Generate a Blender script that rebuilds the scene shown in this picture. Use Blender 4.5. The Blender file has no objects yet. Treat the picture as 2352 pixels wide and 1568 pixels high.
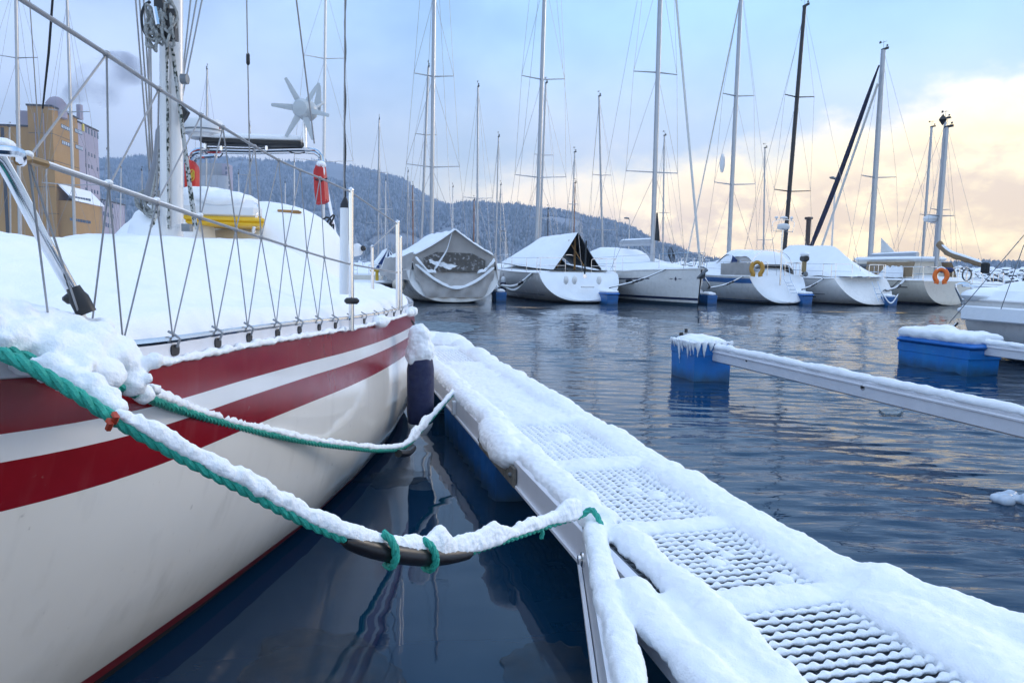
import bpy, math, random
import numpy as np
from mathutils import Vector, Matrix, noise as mnoise
R_ = math.radians
random.seed(7)
rng = np.random.default_rng(7)
SC = bpy.context.scene
COL = SC.collection

# ------------------------------------------------------------------ camera
F, CX, CY, CAMH = 1700.0, 1176.0, 784.0, 1.3
TILT, ROLL = math.atan(169 / F), R_(.8)
cam_d = bpy.data.cameras.new('camera'); cam = bpy.data.objects.new('camera', cam_d); COL.objects.link(cam)
CAMR = Matrix.Rotation(math.pi / 2 - TILT, 3, 'X') @ Matrix.Rotation(ROLL, 3, 'Z')
cam.matrix_world = Matrix.Translation((0, 0, CAMH)) @ CAMR.to_4x4()
cam_d.sensor_width = 36; cam_d.lens = 36 * F / 2352
cam_d.clip_start = .05; cam_d.clip_end = 9000
SC.camera = cam

# ------------------------------------------------------------------ world, sun, exposure
SUN_AZ, SUN_EL = R_(56), R_(17)
w = bpy.data.worlds.new('World'); SC.world = w; w.use_nodes = True
nt = w.node_tree; nt.nodes.clear(); N = nt.nodes.new; L = nt.links.new
def wm(op, a, b=None, c=None, clamp=False):
    n = N('ShaderNodeMath'); n.operation = op; n.use_clamp = clamp
    for i, x in enumerate((a, b, c)):
        if x is None: continue
        if isinstance(x, (int, float)): n.inputs[i].default_value = x
        else: L(x, n.inputs[i])
    return n.outputs[0]
def wss(x, lo, hi):
    n = N('ShaderNodeMapRange'); n.interpolation_type = 'SMOOTHSTEP'
    L(x, n.inputs[0]); n.inputs[1].default_value = lo; n.inputs[2].default_value = hi
    return n.outputs[0]
def wmix(f, a, b):
    n = N('ShaderNodeMix'); n.data_type = 'RGBA'
    if isinstance(f, float): n.inputs[0].default_value = f
    else: L(f, n.inputs[0])
    for i, x in ((6, a), (7, b)):
        if isinstance(x, tuple): n.inputs[i].default_value = (*x, 1)
        else: L(x, n.inputs[i])
    return n.outputs[2]
def wnoise(vec, scale, detail=5, rough=.55):
    n = N('ShaderNodeTexNoise'); L(vec, n.inputs['Vector'])
    n.inputs['Scale'].default_value = scale; n.inputs['Detail'].default_value = detail; n.inputs['Roughness'].default_value = rough
    return n.outputs[0]
sky = N('ShaderNodeTexSky'); sky.sky_type = 'NISHITA'; sky.sun_disc = False
sky.sun_elevation = SUN_EL; sky.sun_rotation = SUN_AZ
sky.air_density = 1.0; sky.dust_density = .15; sky.ozone_density = 2.5
tc = N('ShaderNodeTexCoord').outputs['Generated']
sx = N('ShaderNodeSeparateXYZ'); L(tc, sx.inputs[0]); X, Y, Z = sx.outputs
az = wm('ARCTAN2', X, Y); el = wm('ARCSINE', Z)
cv = N('ShaderNodeCombineXYZ'); L(az, cv.inputs[0]); L(wm('MULTIPLY', el, 1.6), cv.inputs[1]); cvec = cv.outputs[0]
sunc = wm('COSINE', wm('SUBTRACT', az, SUN_AZ))              # 1 towards the sun's azimuth
toward = wss(sunc, .55, .97)
n_big = wnoise(cvec, 4.2, 3); n_mid = wnoise(cvec, 12, 7, .6); n_soft = wnoise(cvec, 2.2, 5)
# bank of cumulus low over the horizon, higher towards the sun
top = wm('ADD', wm('MULTIPLY', wss(sunc, .62, 1.0), .085), .135)
top = wm('ADD', top, wm('MULTIPLY', wm('SUBTRACT', n_big, .5), .09))
top = wm('ADD', top, wm('MULTIPLY', wm('SUBTRACT', n_mid, .5), .085))
dep = wm('SUBTRACT', top, el)
bank = wm('MULTIPLY', wss(dep, -.012, .050), wss(sunc, .40, .60))
bank = wm('MULTIPLY', bank, .95)
# cream crests, greyer hollows
hollow = wm('MULTIPLY', wss(dep, .015, .085), wss(n_mid, .66, .44))
crest = wmix(toward, (2.3, 1.86, 1.16), (3.0, 2.28, .88))
shade = wmix(toward, (1.25, .96, .74), (2.05, 1.36, .46))
bankcol = wmix(hollow, crest, shade)
# haze veil: pale blue above, warm and pinkish near the horizon
veil = wm('ADD', wm('MULTIPLY', wss(n_soft, .34, .66), .55), .30)
veilcol = wmix(wss(el, .32, .09), (.58, .95, 1.42), (1.46, 1.32, 1.18))
veilcol = wmix(wm('MULTIPLY', wss(sunc, .62, .10), .75), veilcol, (.84, .97, 1.28))
veilcol = wmix(wss(el, .38, .62), veilcol, (.37, .74, 1.32))
# broken bright cloud added overhead, out of view, to light the snow
pl = N('ShaderNodeVectorMath'); pl.operation = 'SCALE'; L(tc, pl.inputs[0]); L(wm('DIVIDE', 1., wm('MAXIMUM', Z, .12)), pl.inputs['Scale'])
over = wm('MULTIPLY', wss(wnoise(pl.outputs[0], .55, 6, .6), .30, .60), wss(el, .66, 1.05))
bg1 = N('ShaderNodeBackground'); L(sky.outputs[0], bg1.inputs[0]); bg1.inputs[1].default_value = .15
bg2 = N('ShaderNodeBackground'); L(veilcol, bg2.inputs[0]); bg2.inputs[1].default_value = 1.0
bg3 = N('ShaderNodeBackground'); L(bankcol, bg3.inputs[0]); bg3.inputs[1].default_value = 1.0
bg4 = N('ShaderNodeBackground'); bg4.inputs[0].default_value = (1.10, 1.19, 1.36, 1); bg4.inputs[1].default_value = 1.0
def mixs(f, a_, b_): q = N('ShaderNodeMixShader'); L(f, q.inputs[0]); L(a_.outputs[0], q.inputs[1]); L(b_.outputs[0], q.inputs[2]); return q
mx = mixs(bank, mixs(over, mixs(veil, bg1, bg2), bg4), bg3)
wo = N('ShaderNodeOutputWorld'); L(mx.outputs[0], wo.inputs[0])

sun_d = bpy.data.lights.new('sun', 'SUN'); sun_d.energy = 1.5; sun_d.angle = R_(22); sun_d.color = (1, .86, .70)
sun = bpy.data.objects.new('sun', sun_d); COL.objects.link(sun)
sdir = Vector((math.sin(SUN_AZ) * math.cos(SUN_EL), math.cos(SUN_AZ) * math.cos(SUN_EL), math.sin(SUN_EL)))
sun.rotation_euler = sdir.to_track_quat('Z', 'Y').to_euler(); sun.location = sdir * 60
vs = SC.view_settings; vs.view_transform = 'Standard'; vs.look = 'None'; vs.exposure = .46; vs.gamma = 1; vs.use_curve_mapping = False
SC.render.engine = 'CYCLES'; SC.cycles.use_denoising = True
SC.cycles.max_bounces = 6; SC.cycles.volume_bounces = 0; SC.cycles.transparent_max_bounces = 12

# ------------------------------------------------------------------ pixel helpers (a photo pixel at a distance or height)
def ray(u, v): return CAMR @ Vector(((u - CX) / F, -(v - CY) / F, -1))
def P(u, v, d): q = ray(u, v); return Vector((0, 0, CAMH)) + q * (d / q.y)
def PZ(u, v, z): q = ray(u, v); return Vector((0, 0, CAMH)) + q * ((z - CAMH) / q.z)

# ------------------------------------------------------------------ materials
MATS = {}
def mat(name, col, rough=.5, metal=0., var=.0, vscale=6, bump=0., bscale=40, col2=None, c2scale=3, c2lo=.45, c2hi=.6, spec=.5, trans=0., coat=0., bump2=0., b2scale=6):
    if name in MATS: return MATS[name]
    m = bpy.data.materials.new(name); m.use_nodes = True; t = m.node_tree; b = t.nodes['Principled BSDF']; MATS[name] = m
    b.inputs['Base Color'].default_value = (*col, 1); b.inputs['Roughness'].default_value = rough; b.inputs['Metallic'].default_value = metal
    b.inputs['Specular IOR Level'].default_value = spec; b.inputs['Transmission Weight'].default_value = trans; b.inputs['Coat Weight'].default_value = coat
    crd = t.nodes.new('ShaderNodeTexCoord').outputs['Object']
    def nz(sc, de=4, ro=.55):
        n = t.nodes.new('ShaderNodeTexNoise'); t.links.new(crd, n.inputs['Vector']); n.inputs['Scale'].default_value = sc; n.inputs['Detail'].default_value = de; n.inputs['Roughness'].default_value = ro
        return n.outputs[0]
    out = None
    if col2 is not None:
        r = t.nodes.new('ShaderNodeMapRange'); t.links.new(nz(c2scale), r.inputs[0]); r.inputs[1].default_value = c2lo; r.inputs[2].default_value = c2hi
        mx = t.nodes.new('ShaderNodeMix'); mx.data_type = 'RGBA'; t.links.new(r.outputs[0], mx.inputs[0]); mx.inputs[6].default_value = (*col, 1); mx.inputs[7].default_value = (*col2, 1)
        out = mx.outputs[2]
    if var > 0:
        r = t.nodes.new('ShaderNodeMapRange'); t.links.new(nz(vscale, 6, .62), r.inputs[0]); r.inputs[1].default_value = .3; r.inputs[2].default_value = .7; r.inputs[3].default_value = 1 - var; r.inputs[4].default_value = 1 + var
        h = t.nodes.new('ShaderNodeHueSaturation')
        if out: t.links.new(out, h.inputs['Color'])
        else: h.inputs['Color'].default_value = (*col, 1)
        t.links.new(r.outputs[0], h.inputs['Value']); out = h.outputs[0]
        r2 = t.nodes.new('ShaderNodeMapRange'); t.links.new(nz(vscale * 2.3, 4), r2.inputs[0]); r2.inputs[1].default_value = .3; r2.inputs[2].default_value = .7; r2.inputs[3].default_value = max(0, rough * .85); r2.inputs[4].default_value = min(1, rough * 1.2)
        t.links.new(r2.outputs[0], b.inputs['Roughness'])
    if out: t.links.new(out, b.inputs['Base Color'])
    prev = None
    for st, sc_, dist in ((bump2, b2scale, .03), (bump, bscale, .01)):
        if st <= 0: continue
        bp = t.nodes.new('ShaderNodeBump'); bp.inputs['Strength'].default_value = st; bp.inputs['Distance'].default_value = dist
        t.links.new(nz(sc_, 5), bp.inputs['Height'])
        if prev: t.links.new(prev, bp.inputs['Normal'])
        prev = bp.outputs[0]
    if prev: t.links.new(prev, b.inputs['Normal'])
    return m
SNOW = mat('snow', (.90, .92, .94), .65, var=.012, vscale=9, bump=.38, bscale=170, spec=.3, bump2=.12, b2scale=26)
SNOWF = mat('snow_far', (.87, .90, .93), .7, var=.03, vscale=3, bump=.5, bscale=14, spec=.3)
GEL = mat('gelcoat', (.88, .84, .77), .10, col2=(.83, .79, .72), c2scale=1.3, c2lo=.40, c2hi=.72, var=.025, vscale=2.2, spec=.5, coat=.35)
GELF = mat('gelcoat_white', (.80, .79, .77), .28, var=.035, vscale=2.5, spec=.5)
GELG = mat('gelcoat_grey', (.58, .56, .545), .24, var=.05, vscale=1.4, spec=.5)
GELC = mat('gelcoat_cream', (.74, .68, .58), .28, var=.04, vscale=2, spec=.5)
RED = mat('red_stripe', (.24, .007, .013), .20, var=.10, vscale=7, spec=.4)
WSTR = mat('white_stripe', (.80, .80, .80), .2, var=.03, vscale=5, coat=.3)
BOOT = mat('boot_red', (.17, .014, .016), .35, var=.2, vscale=6)
BLACKP = mat('antifouling', (.012, .012, .014), .6, var=.3, vscale=6)
NAVY = mat('navy_paint', (.012, .02, .07), .3, var=.1)
BLUEP = mat('blue_stripe', (.03, .13, .34), .3, var=.08)
TEALP = mat('teal_antifouling', (.02, .05, .08), .5, var=.2)
FLOATB = mat('blue_plastic', (.008, .17, .52), .36, var=.12, vscale=3, bump=.15, bscale=30, col2=(.012, .18, .46), c2scale=2)
FLOATM = mat('blue_plastic_far', (.006, .12, .36), .4, var=.2, vscale=3)
FLOATK = mat('blue_plastic_shaded', (.006, .10, .32), .42, var=.25, vscale=5, bump=.2, bscale=30)  # darker copy of the float blue: shade under the finger put into colour
FLOATD = mat('blue_plastic_cap', (.007, .14, .47), .4, var=.1, vscale=3)
ALU = mat('white_aluminium', (.76, .76, .79), .36, metal=.08, var=.05, vscale=5, bump=.1, bscale=90)
MAST = mat('anodised_mast', (.40, .42, .45), .34, metal=.55, var=.05, vscale=4)
MASTW = mat('white_mast', (.70, .69, .68), .3, metal=.1, var=.05, vscale=3)
MASTB = mat('black_mast', (.018, .018, .022), .35, var=.2)
WOODM = mat('varnished_mast', (.26, .10, .03), .4, var=.2, vscale=8)
STEEL = mat('stainless', (.72, .72, .73), .13, metal=1.0, var=.03)
GALV = mat('galvanised', (.20, .22, .24), .5, metal=.6, var=.15, vscale=30)
WIRE = mat('rigging_wire', (.30, .31, .33), .4, metal=.6)
WIREC = mat('coated_wire', (.30, .31, .33), .45, metal=.2, var=.08, vscale=40)
BLACK = mat('black_plastic', (.014, .014, .016), .45, var=.2)
RUBBER = mat('black_rubber', (.012, .011, .013), .36, var=.3, vscale=20)
FENDN = mat('navy_fender', (.012, .018, .065), .7, var=.2, vscale=14, bump=.2, bscale=120)
FENDW = mat('white_vinyl', (.70, .69, .66), .45, var=.05)
GREEN = mat('green_rope', (.022, .36, .27), .6, var=.25, vscale=60, bump=.5, bscale=260)
DROPE = mat('dark_rope', (.03, .035, .04), .8, var=.4, vscale=60)
GROPE = mat('grey_rope', (.30, .31, .30), .8, var=.35, vscale=70)
FROPE = mat('flecked_rope', (.42, .42, .40), .8, col2=(.02, .03, .02), c2scale=48, c2lo=.5, c2hi=.56)
CANVG = mat('grey_canvas', (.41, .39, .375), .8, var=.10, vscale=3, bump=.35, bscale=12, bump2=.6, b2scale=3.2)
CANVT = mat('tan_canvas', (.27, .19, .11), .85, var=.14, vscale=4, bump=.3, bscale=12)
CANVD = mat('dark_canvas', (.018, .02, .022), .8, var=.3)
CANVB = mat('blue_canvas', (.012, .035, .13), .8, var=.15)
CLEAR = mat('clear_vinyl', (.035, .034, .034), .1, var=.5, vscale=7, bump=.9, bscale=5, spec=.6, col2=(.30, .30, .32), c2scale=9, c2lo=.56, c2hi=.66)
YEL = mat('yellow_grp', (.78, .46, .02), .35, var=.06)
YELB = mat('yellow_buoy', (.50, .26, .03), .5, var=.12)
ORANGE = mat('orange_buoy', (.85, .16, .006), .45, var=.06)
REDB = mat('red_vinyl', (.48, .012, .012), .42, var=.12, vscale=8, bump=.3, bscale=14)
WHITEP = mat('white_plastic', (.74, .75, .76), .35, var=.03)
TURB = mat('turbine_white', (.50, .54, .56), .35, var=.04)
GLASSD = mat('dark_glass', (.02, .025, .03), .08, spec=.7)
WOOD = mat('wood', (.36, .19, .06), .6, var=.25, vscale=14)
BRICKY = mat('ochre_cladding', (.36, .205, .068), .8, var=.10, vscale=.12, bump=.2, bscale=1.2)
BRICKD = mat('dark_cladding', (.05, .05, .055), .7, var=.2, vscale=.3)
CONC = mat('concrete_grey', (.36, .32, .38), .85, var=.08, vscale=.12)
CONCL = mat('concrete_light', (.40, .41, .43), .85, var=.06, vscale=.12)
WING = mat('window_glass', (.07, .10, .15), .12, spec=.7)
WINL = mat('window_pale', (.55, .62, .70), .3)
SIGNY = mat('sign_yellow', (.70, .55, .06), .5)
ICE = mat('thin_ice', (.16, .23, .28), .34, var=.2, vscale=3, bump=.4, bscale=18, spec=.4)
SLUSH = mat('slush_ice', (.03, .042, .055), .42, var=.35, vscale=14, bump=.6, bscale=50)
for q_, lo_, hi_ in ((ICE, .35, .85), (SLUSH, .05, .45)):
    t_ = q_.node_tree; b_ = t_.nodes['Principled BSDF']; n_ = t_.nodes.new('ShaderNodeTexNoise'); n_.inputs['Scale'].default_value = 5; n_.inputs['Detail'].default_value = 7; n_.inputs['Roughness'].default_value = .7
    t_.links.new(t_.nodes.new('ShaderNodeTexCoord').outputs['Object'], n_.inputs['Vector']); r_ = t_.nodes.new('ShaderNodeMapRange'); t_.links.new(n_.outputs[0], r_.inputs[0]); r_.inputs[1].default_value = .36; r_.inputs[2].default_value = .62; r_.inputs[3].default_value = lo_; r_.inputs[4].default_value = hi_; t_.links.new(r_.outputs[0], b_.inputs['Alpha'])
RUSTY = mat('weathered_bracket', (.15, .14, .12), .75, var=.4, vscale=22)
YELPOST = mat('yellow_post', (.62, .40, .03), .5)

def grime(m_, z0, z1, col, amt, streak=0., scol=(.5, .46, .4)):
    """scum line above the water and faint run-off streaks"""
    t = m_.node_tree; b = t.nodes['Principled BSDF']; src = b.inputs['Base Color'].links[0].from_socket; crd = t.nodes.new('ShaderNodeTexCoord').outputs['Object']
    def mixin(f, c, prev):
        x = t.nodes.new('ShaderNodeMix'); x.data_type = 'RGBA'; t.links.new(f, x.inputs[0]); t.links.new(prev, x.inputs[6]); x.inputs[7].default_value = (*c, 1); return x.outputs[2]
    def noise(sc, mp):
        mpn = t.nodes.new('ShaderNodeMapping'); mpn.inputs['Scale'].default_value = mp; t.links.new(crd, mpn.inputs['Vector']); n = t.nodes.new('ShaderNodeTexNoise'); n.inputs['Scale'].default_value = sc; n.inputs['Detail'].default_value = 6; t.links.new(mpn.outputs[0], n.inputs['Vector']); return n.outputs[0]
    def rng_(x, a, c, lo, hi):
        r = t.nodes.new('ShaderNodeMapRange'); t.links.new(x, r.inputs[0]); r.inputs[1].default_value = a; r.inputs[2].default_value = c; r.inputs[3].default_value = lo; r.inputs[4].default_value = hi; return r.outputs[0]
    if streak: src = mixin(rng_(noise(2.4, (5, 5, .45)), .56, .74, 0, streak), scol, src); src = mixin(rng_(noise(30, (1, 1, 1)), .70, .74, 0, streak * 1.6), (.3, .27, .24), src)
    g = t.nodes.new('ShaderNodeNewGeometry'); sp = t.nodes.new('ShaderNodeSeparateXYZ'); t.links.new(g.outputs['Position'], sp.inputs[0])
    a = t.nodes.new('ShaderNodeMath'); a.operation = 'MULTIPLY_ADD'; t.links.new(noise(9, (1, 1, .6)), a.inputs[0]); a.inputs[1].default_value = .16; t.links.new(sp.outputs[2], a.inputs[2])
    src = mixin(rng_(a.outputs[0], z1 + .08, z0 + .08, 0, amt), col, src); t.links.new(src, b.inputs['Base Color'])
grime(GEL, .10, .34, (.42, .37, .27), .45, .22); grime(FLOATB, .0, .14, (.02, .05, .05), .75, .25, (.10, .22, .40)); grime(FLOATK, .0, .14, (.012, .03, .03), .8, .3, (.03, .10, .2)); grime(FLOATM, .0, .14, (.02, .04, .05), .7)
grime(GELF, .05, .22, (.40, .37, .29), .5, .14); grime(GELG, .05, .22, (.25, .24, .2), .5, .14); grime(GELC, .05, .22, (.35, .31, .22), .5, .14)
grime(RED, -9, -8, (.1, .01, .01), 0., .18, (.36, .10, .10))

# ------------------------------------------------------------------ mesh helpers
MW = {}
def tag(o, label=None, cat=None, group=None, kind=None):
    for k, x in (('label', label), ('category', cat), ('group', group), ('kind', kind)):
        if x: o[k] = x
    return o
def thing(name, label, cat, loc=(0, 0, 0), rz=0., group=None):
    o = bpy.data.objects.new(name, None); COL.objects.link(o); o.empty_display_size = .2
    o.location = loc; o.rotation_euler = (0, 0, rz)
    MW[o.name] = Matrix.Translation(loc) @ Matrix.Rotation(rz, 4, 'Z')
    return tag(o, label, cat, group)
def V(p): return p if isinstance(p, Vector) else Vector(p)
def frames(pts):
    pts = [V(p) for p in pts]; n = len(pts); T = []
    for i in range(n):
        t = pts[min(i + 1, n - 1)] - pts[max(i - 1, 0)]
        T.append(t.normalized() if t.length > 1e-9 else Vector((0, 0, 1)))
    up = Vector((0, 0, 1)) if abs(T[0].z) < .95 else Vector((1, 0, 0))
    a = T[0].cross(up).normalized(); out = []
    for i in range(n):
        a = (a - T[i] * a.dot(T[i])); a = a.normalized() if a.length > 1e-6 else T[i].orthogonal().normalized()
        out.append((a, T[i].cross(a)))
    return pts, T, out
def spline(pts, n):
    """Catmull-Rom through pts, n samples evenly by chord"""
    A = np.array([tuple(p) for p in pts], float); m = len(A)
    if m < 3: return [Vector(A[0] + (A[-1] - A[0]) * i / (n - 1)) for i in range(n)]
    d = np.concatenate([[0], np.cumsum(np.linalg.norm(np.diff(A, axis=0), axis=1))])
    B = np.vstack([2 * A[0] - A[1], A, 2 * A[-1] - A[-2]]); out = []
    for q in np.linspace(0, d[-1], n):
        i = min(max(np.searchsorted(d, q, 'right') - 1, 0), m - 2); t = (q - d[i]) / max(d[i + 1] - d[i], 1e-9)
        p0, p1, p2, p3 = B[i], B[i + 1], B[i + 2], B[i + 3]
        out.append(Vector(.5 * (2 * p1 + (p2 - p0) * t + (2 * p0 - 5 * p1 + 4 * p2 - p3) * t * t + (3 * p1 - p0 - 3 * p2 + p3) * t ** 3)))
    return out
def sag(a, b, s, n=14):
    a, b = V(a), V(b)
    return [a.lerp(b, i / (n - 1)) - Vector((0, 0, s * 4 * (i / (n - 1)) * (1 - i / (n - 1)))) for i in range(n)]
class MB:
    def __init__(s): s.v = []; s.f = []
    def add(s, vs, fs):
        n = len(s.v); s.v += [tuple(p) for p in vs]; s.f += [tuple(i + n for i in f) for f in fs]; return s
    def box(s, c, size, rz=0., M=None):
        x, y, z = (q / 2 for q in size); R = M or Matrix.Rotation(rz, 3, 'Z')
        vs = [V(c) + R @ Vector((a * x, b * y, d * z)) for a in (-1, 1) for b in (-1, 1) for d in (-1, 1)]
        return s.add(vs, [(0, 1, 3, 2), (4, 6, 7, 5), (0, 4, 5, 1), (2, 3, 7, 6), (0, 2, 6, 4), (1, 5, 7, 3)])
    def bbox(s, c, size, rz=0., b=.01, M=None):
        """box with chamfered edges"""
        x, y, z = (q / 2 for q in size); b = min(b, x * .9, y * .9, z * .9); R = M or Matrix.Rotation(rz, 3, 'Z')
        prof = [(-x + b, -y), (x - b, -y), (x, -y + b), (x, y - b), (x - b, y), (-x + b, y), (-x, y - b), (-x, -y + b)]
        inn = [(p[0] * (x - b) / x, p[1] * (y - b) / y) for p in prof]
        secs = [[(*p, -z) for p in inn], [(*p, -z + b) for p in prof], [(*p, z - b) for p in prof], [(*p, z) for p in inn]]
        return s.loft([[V(c) + R @ Vector(q) for q in sec] for sec in secs], True, True)
    def bar(s, p, q, w, h, up=(0, 0, 1)):
        p, q = V(p), V(q); t = (q - p).normalized(); a = t.cross(V(up)).normalized() * w / 2; b = a.cross(t).normalized() * h / 2
        vs = [p + a + b, p - a + b, p - a - b, p + a - b, q + a + b, q - a + b, q - a - b, q + a - b]
        return s.add(vs, [(0, 1, 2, 3), (7, 6, 5, 4), (0, 4, 5, 1), (1, 5, 6, 2), (2, 6, 7, 3), (3, 7, 4, 0)])
    def tube(s, pts, r, n=8, cap=True, sx=1., sy=1.):
        pts, T, fr = frames(pts); m = len(pts); rr = r if isinstance(r, (list, tuple, np.ndarray)) else [r] * m; vs = []
        for i in range(m):
            a, b = fr[i]
            for k in range(n):
                th = 2 * math.pi * k / n; vs.append(pts[i] + a * (math.cos(th) * rr[i] * sx) + b * (math.sin(th) * rr[i] * sy))
        fs = [(i * n + k, i * n + (k + 1) % n, (i + 1) * n + (k + 1) % n, (i + 1) * n + k) for i in range(m - 1) for k in range(n)]
        if cap: fs += [tuple(range(n - 1, -1, -1)), tuple((m - 1) * n + k for k in range(n))]
        return s.add(vs, fs)
    def line(s, p, q, r, n=5): return s.tube([p, q], r, n)
    def loft(s, secs, closed=False, cap=False):
        n = len(secs[0]); m = len(secs); vs = [p for sec in secs for p in sec]; K = n if closed else n - 1
        fs = [(i * n + k, i * n + (k + 1) % n, (i + 1) * n + (k + 1) % n, (i + 1) * n + k) for i in range(m - 1) for k in range(K)]
        if cap: fs += [tuple(range(n - 1, -1, -1)), tuple((m - 1) * n + k for k in range(n))]
        return s.add(vs, fs)
    def ell(s, c, rx, ry=None, rz=None, nu=14, nv=9, M=None):
        ry = ry or rx; rz = rz or rx; c = V(c); vs = [c + (M @ Vector((0, 0, -rz)) if M else Vector((0, 0, -rz)))]
        for j in range(1, nv):
            ph = -math.pi / 2 + math.pi * j / nv
            for i in range(nu):
                th = 2 * math.pi * i / nu; q = Vector((rx * math.cos(ph) * math.cos(th), ry * math.cos(ph) * math.sin(th), rz * math.sin(ph)))
                vs.append(c + (M @ q if M else q))
        vs.append(c + (M @ Vector((0, 0, rz)) if M else Vector((0, 0, rz))))
        fs = [(0, 1 + (i + 1) % nu, 1 + i) for i in range(nu)]
        fs += [(1 + j * nu + i, 1 + j * nu + (i + 1) % nu, 1 + (j + 1) * nu + (i + 1) % nu, 1 + (j + 1) * nu + i) for j in range(nv - 2) for i in range(nu)]
        t = len(vs) - 1; fs += [(t, t - nu + i, t - nu + (i + 1) % nu) for i in range(nu)]
        return s.add(vs, fs)
    def lathe(s, prof, c, axis=(0, 0, 1), n=20):
        ax = V(axis).normalized(); a = ax.orthogonal().normalized(); b = ax.cross(a); c = V(c)
        secs = [[c + ax * h + a * (math.cos(2 * math.pi * k / n) * r) + b * (math.sin(2 * math.pi * k / n) * r) for k in range(n)] for r, h in prof]
        return s.loft(secs, True, True)
    def prism(s, poly, a, b):
        """poly: list of Vectors; extruded from offset a to offset b"""
        n = len(poly); a, b = V(a), V(b); vs = [p + a for p in poly] + [p + b for p in poly]
        fs = [tuple(range(n - 1, -1, -1)), tuple(range(n, 2 * n))] + [(k, (k + 1) % n, n + (k + 1) % n, n + k) for k in range(n)]
        return s.add(vs, fs)
    def build(s, name, m, parent=None, world=False, smooth=True, angle=40, label=None, cat=None, group=None, kind=None):
        vs = s.v; loc = None
        if parent is None and vs:
            A = np.array(vs); loc = Vector((float(A[:, 0].mean()), float(A[:, 1].mean()), float(A[:, 2].min()))); vs = (A - np.array(loc)).tolist()
        elif world:
            I = MW[parent.name].inverted(); vs = [tuple(I @ Vector(p)) for p in vs]
        me = bpy.data.meshes.new(name); me.from_pydata(vs, [], s.f); me.validate(); me.update()
        for mm in (m if isinstance(m, (list, tuple)) else [m]): me.materials.append(mm)
        o = bpy.data.objects.new(name, me); COL.objects.link(o)
        if smooth:
            me.polygons.foreach_set('use_smooth', [True] * len(me.polygons))
            try: me.set_sharp_from_angle(angle=R_(angle))
            except Exception: pass
        if parent is not None: o.parent = parent; MW[o.name] = MW[parent.name]
        else: o.location = loc; MW[o.name] = Matrix.Translation(loc)
        return tag(o, label, cat, group, kind)
def dsp_tex(name, scale, depth=2):
    t = bpy.data.textures.get(name) or bpy.data.textures.new(name, 'CLOUDS'); t.noise_scale = scale; t.noise_depth = depth; return t
def snowify(o, voxel, it=4, d1=.02, s1=.12, d2=.006, s2=.025):
    """melt overlapping lumps into one body of snow"""
    r = o.modifiers.new('remesh', 'REMESH'); r.mode = 'VOXEL'; r.voxel_size = voxel; r.use_smooth_shade = True
    s = o.modifiers.new('smooth', 'SMOOTH'); s.iterations = it; s.factor = .5
    for d, sc in ((d1, s1), (d2, s2)):
        if d <= 0: continue
        m = o.modifiers.new('lumps', 'DISPLACE'); m.texture = dsp_tex('snow_%g' % sc, sc); m.texture_coords = 'GLOBAL'; m.strength = d; m.mid_level = .5
    return o
def nz(x, y=0., z=0.): return mnoise.noise(Vector((x, y, z)))
def fbm(x, y=0., z=0., o=4): return mnoise.fractal(Vector((x, y, z)), 1., 2., o)
def ss(x, a, b):
    t = min(max((x - a) / (b - a), 0), 1); return t * t * (3 - 2 * t)
def interp(x, xs, ys): return float(np.interp(x, xs, ys))
def rope3(mb, path, R, pitch=None, n=6, step=None):
    """three-strand laid rope"""
    pitch = pitch or R * 7
    A = [V(p) for p in path]; Ls = sum((A[i + 1] - A[i]).length for i in range(len(A) - 1))
    m = max(int(Ls / (step or pitch / 7)), 8); pts = spline(A, m); pts, T, fr = frames(pts); ds = Ls / (m - 1)
    for k in range(3):
        q = []
        for i in range(m):
            th = 2 * math.pi * (i * ds / pitch + k / 3); a, b = fr[i]
            q.append(pts[i] + a * (math.cos(th) * R * .5) + b * (math.sin(th) * R * .5))
        mb.tube(q, R * .56, n)
    return mb
def snow_on_path(mb, pts, w, h, up=.0, n=10, seed=0., f=9., box=1., fq=.37):
    """a ridge of snow lying along a path: w half width, h height (numbers or lists)"""
    pts = [V(p) for p in pts]; m = len(pts); secs = []
    for i in range(m):
        t = (pts[min(i + 1, m - 1)] - pts[max(i - 1, 0)]); t.z = 0; t.normalize(); a = Vector((t.y, -t.x, 0))
        ww = w[i] if hasattr(w, '__len__') else w; hh = h[i] if hasattr(h, '__len__') else h
        k = 1 + .28 * nz(i * fq + seed, seed, f * .1) ; e = 1. if 0 < i < m - 1 else .35
        c = pts[i] + Vector((0, 0, up)); sec = []
        for j in range(n):
            th = 2 * math.pi * j / n; z = math.sin(th); z = math.copysign(abs(z) ** box, z); cs_ = math.cos(th); cs_ = math.copysign(abs(cs_) ** box, cs_)
            sec.append(c + a * (cs_ * ww * k * e) + Vector((0, 0, (z * hh * k if z > 0 else z * hh * .25) * e)))
        secs.append(sec)
    mb.loft(secs, True, True); return mb

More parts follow.
